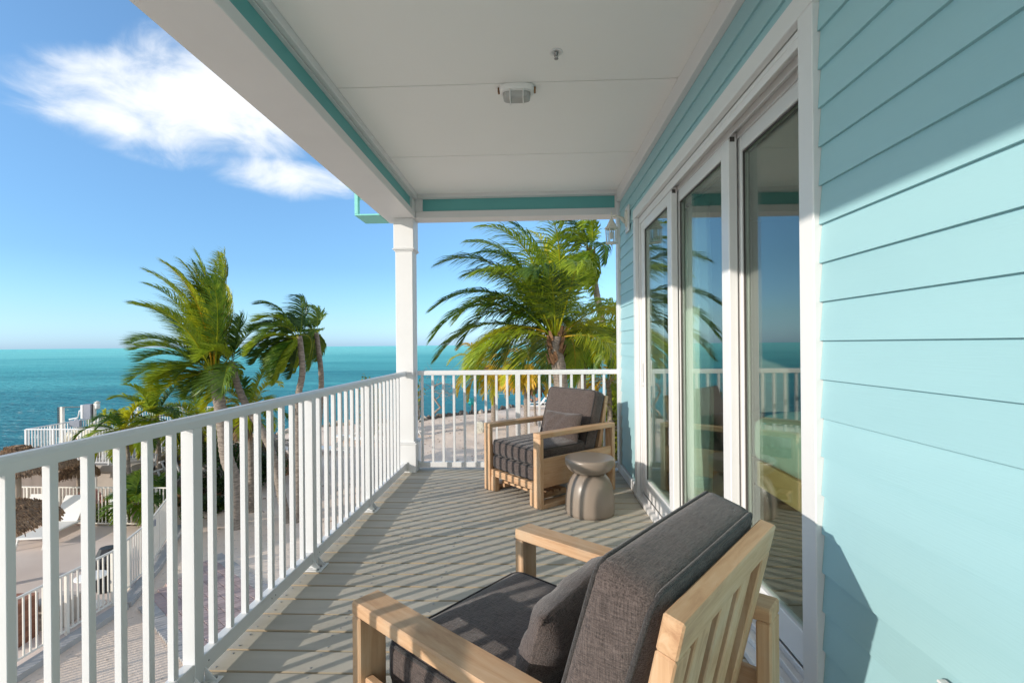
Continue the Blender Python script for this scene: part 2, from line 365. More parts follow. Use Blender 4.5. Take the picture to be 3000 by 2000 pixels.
def water_mat():
    mt, nt, p = mat('sea_water', (.02, .2, .22), .22)
    N = nt.nodes; L = nt.links
    p.inputs['IOR'].default_value = 1.33; p.inputs['Specular IOR Level'].default_value = .07
    g = N.new('ShaderNodeNewGeometry')
    sp = N.new('ShaderNodeSeparateXYZ'); L.new(g.outputs['Position'], sp.inputs[0])
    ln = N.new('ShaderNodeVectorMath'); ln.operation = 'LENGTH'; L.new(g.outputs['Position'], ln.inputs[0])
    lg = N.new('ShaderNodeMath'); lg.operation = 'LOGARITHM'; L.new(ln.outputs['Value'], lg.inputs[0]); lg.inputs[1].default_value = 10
    # true water colour: deeper channel near the shore, pale shoal water farther out
    mp = N.new('ShaderNodeMapping'); L.new(g.outputs['Position'], mp.inputs[0]); mp.inputs['Scale'].default_value = (.004, .016, 1)
    n = N.new('ShaderNodeTexNoise'); L.new(mp.outputs[0], n.inputs[0]); n.inputs['Scale'].default_value = 1; n.inputs['Detail'].default_value = 5
    mp5 = N.new('ShaderNodeMapping'); L.new(g.outputs['Position'], mp5.inputs[0]); mp5.inputs['Scale'].default_value = (.03, .16, 1)
    n5 = N.new('ShaderNodeTexNoise'); L.new(mp5.outputs[0], n5.inputs[0]); n5.inputs['Scale'].default_value = 1; n5.inputs['Detail'].default_value = 6
    ad5 = N.new('ShaderNodeMath'); ad5.operation = 'MULTIPLY_ADD'; L.new(n5.outputs[0], ad5.inputs[0]); ad5.inputs[1].default_value = .9; ad5.inputs[2].default_value = -.45
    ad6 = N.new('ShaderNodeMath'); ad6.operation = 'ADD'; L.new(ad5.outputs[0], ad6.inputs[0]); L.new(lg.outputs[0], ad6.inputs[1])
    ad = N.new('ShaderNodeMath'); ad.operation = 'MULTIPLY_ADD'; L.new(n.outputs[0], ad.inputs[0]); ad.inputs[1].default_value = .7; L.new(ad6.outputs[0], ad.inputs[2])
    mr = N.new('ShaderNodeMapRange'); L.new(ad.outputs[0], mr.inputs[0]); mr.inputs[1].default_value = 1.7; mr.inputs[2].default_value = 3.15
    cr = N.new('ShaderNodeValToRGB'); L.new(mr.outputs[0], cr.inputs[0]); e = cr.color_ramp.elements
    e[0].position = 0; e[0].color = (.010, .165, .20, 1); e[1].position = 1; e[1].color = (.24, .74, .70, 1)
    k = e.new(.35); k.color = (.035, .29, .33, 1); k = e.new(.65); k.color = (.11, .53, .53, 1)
    # whitecaps
    m3 = N.new('ShaderNodeMapping'); L.new(g.outputs['Position'], m3.inputs[0]); m3.inputs['Scale'].default_value = (.10, .34, 1)
    n3 = N.new('ShaderNodeTexNoise'); L.new(m3.outputs[0], n3.inputs[0]); n3.inputs['Scale'].default_value = 1; n3.inputs['Detail'].default_value = 7; n3.inputs['Roughness'].default_value = .6
    r3 = N.new('ShaderNodeMapRange'); L.new(n3.outputs[0], r3.inputs[0]); r3.inputs[1].default_value = .725; r3.inputs[2].default_value = .76
    mx = N.new('ShaderNodeMix'); mx.data_type = 'RGBA'; L.new(r3.outputs[0], mx.inputs[0]); L.new(cr.outputs[0], mx.inputs[6]); mx.inputs[7].default_value = (.7, .75, .75, 1)
    L.new(mx.outputs[2], p.inputs['Base Color'])
    # waves
    hs = []
    for sc, st, det in ((1, (.35, .95, 1), 5), (1, (1.5, 4.2, 1), 5)):
        m2 = N.new('ShaderNodeMapping'); L.new(g.outputs['Position'], m2.inputs[0]); m2.inputs['Scale'].default_value = st; m2.inputs['Rotation'].default_value = (0, 0, .15)
        n2 = N.new('ShaderNodeTexNoise'); L.new(m2.outputs[0], n2.inputs[0]); n2.inputs['Scale'].default_value = sc; n2.inputs['Detail'].default_value = det; n2.inputs['Distortion'].default_value = .4
        hs.append(n2.outputs[0])
    ad2 = N.new('ShaderNodeMath'); ad2.operation = 'MULTIPLY_ADD'; L.new(hs[1], ad2.inputs[0]); ad2.inputs[1].default_value = .35; L.new(hs[0], ad2.inputs[2])
    bp = N.new('ShaderNodeBump'); bp.inputs['Strength'].default_value = 1.0; bp.inputs['Distance'].default_value = 1.3; L.new(ad2.outputs[0], bp.inputs['Height'])
    df = N.new('ShaderNodeBsdfDiffuse'); L.new(mx.outputs[2], df.inputs[0]); L.new(bp.outputs[0], df.inputs['Normal'])
    gl = N.new('ShaderNodeBsdfGlossy'); gl.inputs['Roughness'].default_value = .22; L.new(bp.outputs[0], gl.inputs['Normal'])
    mm_ = N.new('ShaderNodeMixShader'); mm_.inputs[0].default_value = .13; L.new(df.outputs[0], mm_.inputs[1]); L.new(gl.outputs[0], mm_.inputs[2]); L.new(mm_.outputs[0], N['Material Output'].inputs[0])
    return mt


M['water'] = water_mat()

# ------------------------------------------------------------------ mesh helpers


class MB:
    def __init__(s): s.v = []; s.f = []; s.m = []; s.sm = []

    def add(s, vs, fs, mi=0, smooth=False):
        o = len(s.v); s.v += [tuple(v) for v in vs]
        for f in fs: s.f.append(tuple(i+o for i in f)); s.m.append(mi); s.sm.append(smooth)
        return s

    def box(s, x0, x1, y0, y1, z0, z1, mi=0, T=None, sidemi=None):
        vs = [Vector(c) for c in ((x0, y0, z0), (x1, y0, z0), (x1, y1, z0), (x0, y1, z0), (x0, y0, z1), (x1, y0, z1), (x1, y1, z1), (x0, y1, z1))]
        if T is not None: vs = [T @ v for v in vs]
        return s.add(vs, [(0, 3, 2, 1), (4, 5, 6, 7), (0, 1, 5, 4), (1, 2, 6, 5), (2, 3, 7, 6), (3, 0, 4, 7)], mi)

    def bbox(s, x0, x1, y0, y1, z0, z1, b=.004, mi=0, T=None):
        # box with chamfered edges
        xs = (x0, x1); ys = (y0, y1); zs = (z0, z1)
        b = min(b, (x1-x0)*.45, (y1-y0)*.45, (z1-z0)*.45)
        vs = []; idx = {}
        for i in range(2):
            for j in range(2):
                for k in range(2):
                    sx, sy, sz = (1, -1)[i], (1, -1)[j], (1, -1)[k]
                    for a in range(3):
                        p = [xs[i]+sx*b, ys[j]+sy*b, zs[k]+sz*b]
                        p[a] = (xs[i], ys[j], zs[k])[a]
                        idx[(i, j, k, a)] = len(vs); vs.append(Vector(p))
        fs = []
        q = lambda *t: [idx[u] for u in t]
        for a in range(3):
            o = [c for c in range(3) if c != a]
            for side in range(2):
                l = []
                for (u, w) in ((0, 0), (1, 0), (1, 1), (0, 1)):
                    c = [0, 0, 0]; c[a] = side; c[o[0]] = u; c[o[1]] = w; l.append(idx[(*c, a)])
                fs.append(l)
        for a in range(3):           # edges along axis a
            o = [c for c in range(3) if c != a]
            for u in range(2):
                for w in range(2):
                    c0 = [0, 0, 0]; c0[o[0]] = u; c0[o[1]] = w; c1 = list(c0); c1[a] = 1
                    fs.append([idx[(*c0, o[0])], idx[(*c1, o[0])], idx[(*c1, o[1])], idx[(*c0, o[1])]])
        for i in range(2):
            for j in range(2):
                for k in range(2): fs.append([idx[(i, j, k, 0)], idx[(i, j, k, 1)], idx[(i, j, k, 2)]])
        cen = Vector(((x0+x1)/2, (y0+y1)/2, (z0+z1)/2))
        out = []
        for f in fs:
            n = (vs[f[1]]-vs[f[0]]).cross(vs[f[2]]-vs[f[0]]); c = sum((vs[i] for i in f), Vector())/len(f)
            out.append(tuple(f) if n.dot(c-cen) > 0 else tuple(reversed(f)))
        if T is not None: vs = [T @ v for v in vs]
        return s.add(vs, out, mi)

    def tube(s, pts, r, n=8, mi=0, smooth=True, cap=True):
        pts = [Vector(p) for p in pts]; rs = r if isinstance(r, (list, tuple)) else [r]*len(pts)
        vs = []; fs = []
        prev = None
        for i, p in enumerate(pts):
            t = (pts[min(i+1, len(pts)-1)]-pts[max(i-1, 0)]).normalized()
            a = prev if prev is not None else (Vector((0, 0, 1)) if abs(t.z) < .9 else Vector((1, 0, 0)))
            a = (a-t*a.dot(t)).normalized(); prev = a; b = t.cross(a)
            for k in range(n):
                an = 2*math.pi*k/n; vs.append(p+(a*math.cos(an)+b*math.sin(an))*rs[i])
        for i in range(len(pts)-1):
            for k in range(n):
                k2 = (k+1) % n; fs.append((i*n+k, i*n+k2, (i+1)*n+k2, (i+1)*n+k))
        if cap: fs.append(tuple(range(n-1, -1, -1))); fs.append(tuple((len(pts)-1)*n+k for k in range(n)))
        return s.add(vs, fs, mi, smooth)

    def lathe(s, prof, n=24, c=(0, 0, 0), mi=0, smooth=True):
        vs = []; fs = []
        for (r, z) in prof:
            for k in range(n):
                a = 2*math.pi*k/n; vs.append((c[0]+r*math.cos(a), c[1]+r*math.sin(a), c[2]+z))
        for i in range(len(prof)-1):
            for k in range(n):
                k2 = (k+1) % n; fs.append((i*n+k, i*n+k2, (i+1)*n+k2, (i+1)*n+k))
        fs.append(tuple(range(n-1, -1, -1))); fs.append(tuple((len(prof)-1)*n+k for k in range(n)))
        return s.add(vs, fs, mi, smooth)

    def mesh(s, name, mats):
        me = bpy.data.meshes.new(name); me.from_pydata(s.v, [], s.f)
        for mm in (mats if isinstance(mats, (list, tuple)) else [mats]): me.materials.append(mm)
        me.polygons.foreach_set('material_index', s.m); me.polygons.foreach_set('use_smooth', s.sm); me.update()
        return me

    def build(s, name, mats, parent=None, loc=None):
        return obj(name, s.mesh(name, mats), parent, loc)


def obj(name, me, parent=None, loc=None, rotz=None):
    o = bpy.data.objects.new(name, me); COL.objects.link(o)
    if parent is not None: o.parent = parent
    if loc is not None: o.location = loc
    if rotz is not None: o.rotation_euler = (0, 0, rotz)
    return o


def tag(o, label=None, cat=None, group=None, kind=None):
    if label: o['label'] = label
    if cat: o['category'] = cat
    if group: o['group'] = group
    if kind: o['kind'] = kind
    return o


def thing(name, label, cat, loc=(0, 0, 0), rotz=0, group=None):
    o = bpy.data.objects.new(name, None); COL.objects.link(o); o.location = loc; o.rotation_euler = (0, 0, rotz)
    o.empty_display_size = .2
    return tag(o, label, cat, group)


def structure(name, label=None):
    o = bpy.data.objects.new(name, None); COL.objects.link(o); return tag(o, label, None, None, 'structure')


def copy_tree(o, parent=None):
    c = o.copy(); COL.objects.link(c); c.parent = parent
    for ch in list(o.children): copy_tree(ch, c)
    return c


def bev(o, w=.003, seg=2):
    md = o.modifiers.new('bevel', 'BEVEL'); md.width = w; md.segments = seg; md.limit_method = 'ANGLE'; return o


# ================================================================== SETTING: water, ground
wm = MB()
wm.add([(-30000, -3000, -4.62), (30000, -3000, -4.62), (30000, 40000, -4.62), (-30000, 40000, -4.62)], [(0, 1, 2, 3)])
tag(wm.build('sea_water', M['water']), kind='structure')

SHORE = [(-60, -60), (-36, -20), (-30, 4), (-26, 18), (-22, 24), (-18.5, 26.8), (-16.8, 28.6), (-15.6, 30.4), (-14.6, 32.8), (-12.2, 34.3), (-8.4, 35.0), (-6.9, 37.5),
         (-5.6, 38.9), (-3.8, 39.6), (-2.1, 42.4), (0.1, 44.0), (4, 45.5), (12, 47), (30, 50), (80, 52)]
sh = np.array(SHORE, float)


def shore_sd(x, y):
    """distance to the shoreline, positive on land"""
    best = np.full(x.shape, 1e9); sgn = np.ones(x.shape)
    for a, b in zip(sh[:-1], sh[1:]):
        d = b-a; L2 = d@d
        t = np.clip(((x-a[0])*d[0]+(y-a[1])*d[1])/L2, 0, 1)
        dx = x-(a[0]+t*d[0]); dy = y-(a[1]+t*d[1]); dd = np.hypot(dx, dy)
        cr = d[0]*dy-d[1]*dx
        s = np.where(cr < 0, 1.0, -1.0)
        upd = dd < best-1e-9
        best = np.where(upd, dd, best); sgn = np.where(upd, s, sgn)
    return best*sgn


def vnoise(x, y, seed):
    r = np.random.RandomState(seed); T = r.rand(64, 64)
    xi = np.floor(x).astype(int); yi = np.floor(y).astype(int); fx = x-xi; fy = y-yi
    fx = fx*fx*(3-2*fx); fy = fy*fy*(3-2*fy)
    g = lambda i, j: T[i % 64, j % 64]
    return (g(xi, yi)*(1-fx)+g(xi+1, yi)*fx)*(1-fy)+(g(xi, yi+1)*(1-fx)+g(xi+1, yi+1)*fx)*fy


def ground_h(x, y):
    sdv = shore_sd(x, y)
    h = G+0.10*(vnoise(x*.4, y*.4, 1)-.5)+.05*(vnoise(x*1.7, y*1.7, 2)-.5)+.03*(vnoise(x*3.9, y*3.9, 3)-.5)
    flat = np.clip((y-12.6-np.maximum(0, (x+8.2))*(-.75))/1.5, 0, 1)        # firm and level round the path and terrace
    h = G-.01+(h-G)*np.clip(flat, 0.12, 1)
    t = np.clip((sdv+1.6)/1.8, 0, 1)
    return np.where(sdv < .2, -6.0+(h+6.0)*t*t*(3-2*t), h)


xs = np.concatenate([np.arange(-60, -22, 1.5), np.arange(-22, 8, .22), np.arange(8, 80, 1.5)])
ys = np.concatenate([np.arange(-60, 4, 1.5), np.arange(4, 48, .22), np.arange(48, 60, 1.0)])
XX, YY = np.meshgrid(xs, ys, indexing='ij'); HH = ground_h(XX, YY)
nx, ny = XX.shape
V = np.stack([XX, YY, HH], -1).reshape(-1, 3)
ii, jj = np.meshgrid(np.arange(nx-1), np.arange(ny-1), indexing='ij'); b0 = (ii*ny+jj).ravel()
FF = np.stack([b0, b0+ny, b0+ny+1, b0+1], -1)
me = bpy.data.meshes.new('sand_ground'); me.vertices.add(len(V)); me.vertices.foreach_set('co', V.ravel())
me.loops.add(len(FF)*4); me.loops.foreach_set('vertex_index', FF.ravel()); me.polygons.add(len(FF))
me.polygons.foreach_set('loop_start', np.arange(0, len(FF)*4, 4)); me.polygons.foreach_set('use_smooth', np.ones(len(FF), bool)); me.update(calc_edges=True)
me.materials.append(M['sand'])
tag(obj('sand_ground', me), kind='structure')

# pool terrace with kerb
FP = [(-19.5, 14.45), (-10.75, 14.35), (-9.4, 11.6), (-8.72, 9.9), (-8.70, 3.0), (-19.5, 3.0)]
tb = MB(); n = len(FP)
tb.add([(x, y, G+.06) for x, y in FP]+[(x, y, G-.2) for x, y in FP], [tuple(range(n-1, -1, -1))]+[(i, (i+1) % n, n+(i+1) % n, n+i) for i in range(n)])
tag(tb.build('pool_terrace', M['terrace']), kind='structure')
kb = MB()
for (a, b) in ((FP[1], FP[2]), (FP[2], FP[3]), (FP[3], FP[4])):
    a = Vector((*a, 0)); b = Vector((*b, 0)); d = (b-a).normalized(); nrm = Vector((-d.y, d.x, 0))
    L_ = (b-a).length; T = Matrix.Translation((a.x, a.y, G)) @ Matrix(((d.x, nrm.x, 0, 0), (d.y, nrm.y, 0, 0), (0, 0, 1, 0), (0, 0, 0, 1)))
    kb.box(0, L_-.003, .003, .26, -.1, .10, T=T)
kerb = tag(kb.build('terrace_kerb', M['kerb']), kind='structure')

# paved path: rows of pavers between two pale border strips
pth = structure('brick_path')
ox, oy = -9.3, 12.95
d = Vector((.79, -.61, 0)).normalized(); nrm = Vector((-d.y, d.x, 0))*-1
ang = math.atan2(d.y, d.x)
pm = MB().bbox(-.096, .096, -.096, .096, -.05, .0, .008).mesh('paver', M['paver'])
pmb = MB().bbox(-.14, .14, -.096, .096, -.05, .0, .008).mesh('border_paver', M['paverb'])
cnt = 0
for i in range(0, 34):
    for j in range(-1, 9):
        c = Vector((ox, oy, 0))+d*(i*.20)+nrm*(j*.20+(.04 if j in (8,) else 0)-(.04 if j == -1 else 0))
        if c.x > -5.3 or c.y < 8.2 or c.x < -9.6+(13.1-c.y)*.45 or c.x < -8.35: continue
        bd = j in (-1, 8)
        o = obj('border_paver' if bd else 'paver', pmb if bd else pm, pth, (c.x, c.y, G+.045+rnd.uniform(-.004, .004)), ang+(math.pi/2 if bd else 0)+rnd.uniform(-.01, .01))
        if bd: o.rotation_euler = (0, 0, ang+math.pi/2)
        cnt += 1

# shoreline rocks


def rock_mesh(name, seed, mt, sub=2):
    r = random.Random(seed)
    import bmesh
    bm = bmesh.new(); bmesh.ops.create_icosphere(bm, subdivisions=sub, radius=.5)
    offs = [(Vector((r.gauss(0, 1), r.gauss(0, 1), r.gauss(0, 1))).normalized(), r.uniform(.24, .42)) for _ in range(9)]
    for v in bm.verts:
        for nn, dd in offs:
            k = v.co.dot(nn)-dd
            if k > 0: v.co -= nn*k*.9
        v.co += Vector((r.uniform(-1, 1), r.uniform(-1, 1), r.uniform(-1, 1)))*.012
    me = bpy.data.meshes.new(name); bm.to_mesh(me); bm.free(); me.materials.append(mt); return me


rocks = [rock_mesh('rock', s, M['rock']) for s in range(6)]+[rock_mesh('rock', s+20, M['rockd']) for s in range(4)]
rv = thing('rock_revetment', 'rough coral rocks lining the edge of the sand beach', 'rocks', (0, 0, 0))
placed = 0
for si, (a, b) in enumerate(zip(SHORE[4:17], SHORE[5:18])):
    a = Vector((*a, 0)); b = Vector((*b, 0)); L_ = (b-a).length; dd = (b-a).normalized(); nn = Vector((-dd.y, dd.x, 0))
    k = 0.0
    while k < L_ and placed < 295:
        c = a+dd*k; dark = c.x > -9.5
        for row in (0, 1):
            sz = rnd.uniform(.30, .62)*(1.15 if row == 0 else .85)
            q = c+nn*(-.25+row*.45+rnd.uniform(-.12, .12))
            mi = rnd.randrange(6) if (not dark or rnd.random() < .25) else 6+rnd.randrange(4)
            o = obj('rock', rocks[mi], rv, (q.x, q.y, G+.02-row*.30+rnd.uniform(-.06, .04)))
            o.rotation_euler = (rnd.uniform(0, 6), rnd.uniform(0, 6), rnd.uniform(0, 6)); o.scale = (sz*rnd.uniform(.9, 1.5), sz, sz*rnd.uniform(.55, .85)); placed += 1
        k += rnd.uniform(.26, .42)
c = onz(1406, 1266, G)
wr = rock_mesh('coral_boulder', 77, M['rockw'], 3)
o = obj('coral_boulder', wr, None, (c.x, c.y, G+.25)); o.scale = (1.0, .8, .9); tag(o, 'white pitted coral boulder on the sand behind the far armchair', 'boulder')

# ================================================================== BALCONY STRUCTURE
BALX0, WALLX = -1.372, .925
deck = structure('balcony_floor')
pitch, bw = .145, .1395
deck_me = MB()
deck_me.bbox(BALX0, WALLX+.0, -bw/2, bw/2, -.028, 0, .005)
for i, f in enumerate(deck_me.f):
    zs_ = [deck_me.v[j][2] for j in f]
    if min(zs_) < -.004: deck_me.m[i] = 1
deck_mesh = deck_me.mesh('deck_board', [M['deck'], M['deckedge']])
y = 5.31-bw/2
while y > -1.6:
    o = obj('deck_board', deck_mesh, deck, (0, y, rnd.uniform(-.0015, .0015))); y -= pitch
fm = MB().box(BALX0-.04, WALLX, -1.7, 5.34, -.26, -.034)
fm.build('joist_frame', M['dark'], deck)
fm = MB().box(BALX0-.075, BALX0-.008, -1.7, 5.36, -.28, -.012).box(BALX0-.008, WALLX+.2, 5.313, 5.36, -.28, -.004)
fm.build('rim_board', M['deck'], deck)
sc = MB()
y = 5.31-bw/2
while y > -1.6:
    for X in (-1.33, -.93, -.53, -.13, .27, .67):
        for s in (-.04, .04):
            xx = X+rnd.uniform(-.012, .012); sc.lathe([(.0055, .0), (.005, .0012), (.002, .0008)], 6, (xx, y+s+rnd.uniform(-.006, .006), .0006))
    y -= pitch
tag(sc.build('screw_heads', M['steel'], deck), kind='stuff')

# ceiling panels
ceil = structure('balcony_ceiling')
ZC = 2.935
edges = [-1.6, -.58, .61, 1.80, 2.99, 4.11, 5.15]
for a, b in zip(edges[:-1], edges[1:]):
    MB().bbox(-1.19, .915, a+.005, b-.005, ZC, ZC+.02, .004).build('ceiling_panel', M['ceil'], ceil)
MB().box(-1.3, 1.3, -1.6, 5.36, ZC+.012, ZC+.05).build('ceiling_backing', M['caulk'], ceil)
MB().bbox(-1.222, -1.188, -1.6, 5.148, 2.885, ZC+.018, .003).build('ceiling_trim', M['white'], ceil)
MB().bbox(-1.187, .90, 5.112, 5.148, 2.895, ZC+.018, .003).build('ceiling_trim', M['white'], ceil)

# roof above, so that the ceiling and wall lie in its shade
MB().box(-1.8, 6.0, -6.0, 5.6, ZC+.06, ZC+.4).build('roof_slab', M['white'], ceil)

# beams


def beam(name, label, x0, x1, y0, y1, strip, along):
    t = thing(name, label, 'beam')
    MB().bbox(x0, x1, y0, y1, 2.69, 2.762, .004).build('lower_board', M['white'], t)
    if along == 'y':
        MB().bbox(x0, x1, y0, y1, 2.881, ZC+.055, .003).build('upper_board', M['white'], t)
        MB().bbox(x0+.02, x1-.025, y0, strip[1]+.01, 2.7615, 2.8815, .002).build('teal_panel', M['teal'], t)
        MB().bbox(x0, x0+.018, y0, y1, 2.7625, 2.8805, .002).build('face_board', M['white'], t)
        MB().bbox(x0+.0185, x1, strip[1], y1, 2.7625, 2.8805, .002).build('end_block', M['white'], t)
    else:
        MB().bbox(x0, x1, y0, y1, 2.893, ZC+.055, .003).build('upper_board', M['white'], t)
        MB().bbox(strip[0]-.01, strip[1]+.01, y0+.025, y1-.02, 2.7615, 2.8935, .002).build('teal_panel', M['teal'], t)
        MB().bbox(x0, strip[0], y0, y1, 2.7625, 2.8925, .002).build('end_block', M['white'], t)
        MB().bbox(strip[1], x1, y0, y1, 2.7625, 2.8925, .002).build('end_block', M['white'], t)
        MB().bbox(strip[0]+.001, strip[1]-.001, y1-.018, y1, 2.7625, 2.8925, .002).build('face_board', M['white'], t)
    return t


beam('porch_beam', 'long white beam with recessed teal strip above the seaward railing', -1.555, -1.224, -1.6, 5.36, (0, 5.03), 'y')
beam('porch_beam', 'short white beam with teal strip across the far end of the balcony', -1.2235, 1.05, 5.15, 5.36, (-1.145, .881), 'x')

# teal gutter bracket outside the corner
t = thing('gutter_bracket', 'aqua boxed gutter end jutting out beyond the balcony corner under the eave', 'gutter')
MB().bbox(-1.82, -1.56, 5.0, 5.345, 2.69, 2.705, .002).build('shelf', M['tealgut'], t)
MB().bbox(-1.82, -1.785, 5.0, 5.06, 2.7055, 2.93, .002).build('post', M['tealgut'], t)
gb = MB(); prof = [(-1.83, 2.931), (-1.90, 2.99), (-1.965, 3.06), (-1.99, 3.12), (-1.60, 3.12), (-1.60, 2.931)]
n = len(prof); gb.add([(x, 5.0, z) for x, z in prof]+[(x, 5.345, z) for x, z in prof], [tuple(range(n-1, -1, -1)), tuple(range(n, 2*n))]+[(i, (i+1) % n, n+(i+1) % n, n+i) for i in range(n)])
gb.build('gutter_trough', M['tealgut'], t)
MB().bbox(-1.784, -1.56, 5.02, 5.035, 2.86, 2.872, .002).build('cross_strap', M['tealgut'], t)

# column
t = thing('porch_column', 'square white column with stepped base and cap at the balcony corner', 'column', (-1.3475, 5.24, 0))
cb = lambda h, z0, z1, b=.004: MB().bbox(-h, h, -h, h, z0, z1, b)
cb(.0925, .30, 2.40).build('shaft', M['white'], t)
cb(.118, .0, .297).build('base', M['white'], t)
cb(.128, .2972, .309, .004).cb if False else None
mm = MB().bbox(-.127, .127, -.127, .127, .2972, .310, .004).bbox(-.112, .112, -.112, .112, .3102, .325, .005); mm.build('base_moulding', M['white'], t)
cb(.107, 2.372, 2.6895).build('cap', M['white'], t)
mm = MB().bbox(-.117, .117, -.117, .117, 2.358, 2.3718, .004).bbox(-.104, .104, -.104, .104, 2.342, 2.3578, .004); mm.build('cap_moulding', M['white'], t)


# railings
def rail_profile_mesh(L_):
    # rounded top rail along +Y
    pr = [(-.0235, 1.023), (-.0235, 1.052), (-.020, 1.062), (-.012, 1.069), (0, 1.0715), (.012, 1.069), (.020, 1.062), (.0235, 1.052), (.0235, 1.023)]
    b = MB(); n = len(pr)
    b.add([(x, 0, z) for x, z in pr]+[(x, L_, z) for x, z in pr], [tuple(range(n)), tuple(range(2*n-1, n-1, -1))]+[(i, n+i, n+(i+1) % n, (i+1) % n) for i in range(n)])
    return b


XR = -1.348
bal_me = MB().bbox(-.0125, .0125, -.0125, .0125, .104, 1.0235, .0015).mesh('baluster', M['rail'])
post_me = MB().bbox(-.026, .026, -.026, .026, .009, 1.0235, .002).mesh('post', M['rail'])


bolt_me = MB().lathe([(.008, 0), (.008, .006), (.004, .009)], 6).mesh('bolt', M['steel'])


def footplate(parent, loc, rz):
    p = MB().bbox(-.012, .085, -.06, .06, 0.001, .0075, .002).build('foot_plate', M['rail'], parent, loc); p.rotation_euler = (0, 0, rz)
    g = MB()
    for s in (-1, 1):
        g.add([(.027, s*.032, .008), (.075, s*.032, .008), (.027, s*.032, .06), (.027, s*.028, .008), (.075, s*.028, .008), (.027, s*.028, .06)],
              [(0, 1, 2), (5, 4, 3), (0, 3, 4, 1), (1, 4, 5, 2), (2, 5, 3, 0)])
    g.build('gusset', M['rail'], p)
    for bx, by in ((.06, -.045), (.06, .045), (.06, 0.0)): obj('bolt', bolt_me, p, (bx, by, .0075))


t = thing('balcony_railing', 'long white metal railing along the seaward side of the balcony', 'railing', (XR, 0, 0), 0, 'white balcony railings')
Lr = 5.12+1.6
r_ = rail_profile_mesh(Lr).build('top_rail', M['rail'], t, (0, -1.6, 0))
MB().bbox(-.0215, .0215, 0, Lr, .034, .1045, .003).build('bottom_rail', M['rail'], t, (0, -1.6, 0))
posts = [1.885+1.035*k for k in range(-3, 3)]
for Y in posts:
    obj('post', post_me, t, (0, Y, 0)); footplate(t, (.0, Y, 0), 0)
allp = posts+[4.99]
for a in posts:
    for k in range(1, 9):
        Y = a+.006+k*(1.035/9)
        if Y < 5.09: obj('baluster', bal_me, t, (0, Y, 0))
for a in range(1, 5): obj('baluster', bal_me, t, (0, posts[0]-a*.115, 0))
MB().bbox(-.03, .03, 0, .012, .02, .115, .002).build('wall_bracket', M['rail'], t, (0, 5.107, 0))
MB().bbox(-.03, .03, 0, .012, 1.015, 1.076, .002).build('wall_bracket', M['rail'], t, (0, 5.107, 0))

sb = MB(); yy = .35
while yy < 5.0:
    for dy in (0, .035): sb.tube([(.0214, yy+dy, .068), (.0235, yy+dy, .068)], .0038, 6)
    yy += .52
tag(sb.build('rail_screws', M['steel'], t), kind='stuff')

t = thing('balcony_railing', 'short white railing across the far end of the balcony behind the armchair', 'railing', (-1.229, 5.245, 0), 0, 'white balcony railings')
Lf = .915+1.229
o = rail_profile_mesh(Lf).build('top_rail', M['rail'], t); o.rotation_euler = (0, 0, -math.pi/2)
o = MB().bbox(-.0215, .0215, 0, Lf, .034, .09, .003).build('bottom_rail', M['rail'], t); o.rotation_euler = (0, 0, -math.pi/2)
b2 = MB().bbox(-.0125, .0125, -.0125, .0125, .09, 1.0235, .0015).mesh('baluster', M['rail'])
for k in range(19):
    X = -1.185+k*.1147
    if k == 9: continue
    if X > .86: continue
    obj('baluster', b2, t, (X+1.229, 0, 0))
o = obj('post', post_me, t, (-.152+1.229, 0, 0)); footplate(t, (-.152+1.229, 0, 0), -math.pi/2)
MB().bbox(0, .012, -.03, .03, .02, .10, .002).build('wall_bracket', M['rail'], t, (.001, 0, 0))
MB().bbox(0, .012, -.03, .03, 1.015, 1.078, .002).build('wall_bracket', M['rail'], t, (Lf-.012, 0, 0))

# ------------------------------------------------------------------ house wall
wall = thing('house_wall', 'aqua lap sided house wall with white trim on the right of the balcony', 'wall')
OP0, OP1, OPZ = 1.69, 4.30, 2.43
wb = MB().box(.937, 1.16, -1.7, OP0, -.3, 3.3).box(.937, 1.16, OP1, 5.24, -.3, 3.3).box(.937, 1.16, OP0+.001, OP1-.001, OPZ, 3.3)
wb.build('wall_core', M['roomwall'], wall)
EXPO = .1235
zk = [1.098+EXPO*k for k in range(-9, 14)]


def plank(y0, y1, z0, z1):
    b = MB(); vs = [(.9235, y0, z0), (.9235, y1, z0), (.9315, y1, z1), (.9315, y0, z1), (.9365, y0, z0), (.9365, y1, z0), (.9365, y1, z1), (.9365, y0, z1)]
    b.add(vs, [(0, 3, 2, 1), (4, 5, 6, 7), (0, 1, 5, 4), (1, 2, 6, 5), (2, 3, 7, 6), (3, 0, 4, 7)])
    return b


def planks(y0, y1, zmin, zmax):
    for z in zk:
        a = max(z, zmin); c = min(z+EXPO+.012, zmax)
        if c-a < .02: continue
        a_ = a
        b = MB(); zt = c
        f = (c-z)/(EXPO+.012); xt = .9215+.0115*f; f0 = (a-z)/(EXPO+.012); xb = .9215+.0115*f0
        vs = [(xb, y0, a), (xb, y1, a), (xt, y1, zt), (xt, y0, zt), (.9368, y0, a), (.9368, y1, a), (.9368, y1, zt), (.9368, y0, zt)]
        b.add(vs, [(0, 3, 2, 1), (4, 5, 6, 7), (0, 1, 5, 4), (1, 2, 6, 5), (2, 3, 7, 6), (3, 0, 4, 7)])
        b.build('plank', M['siding'], wall)


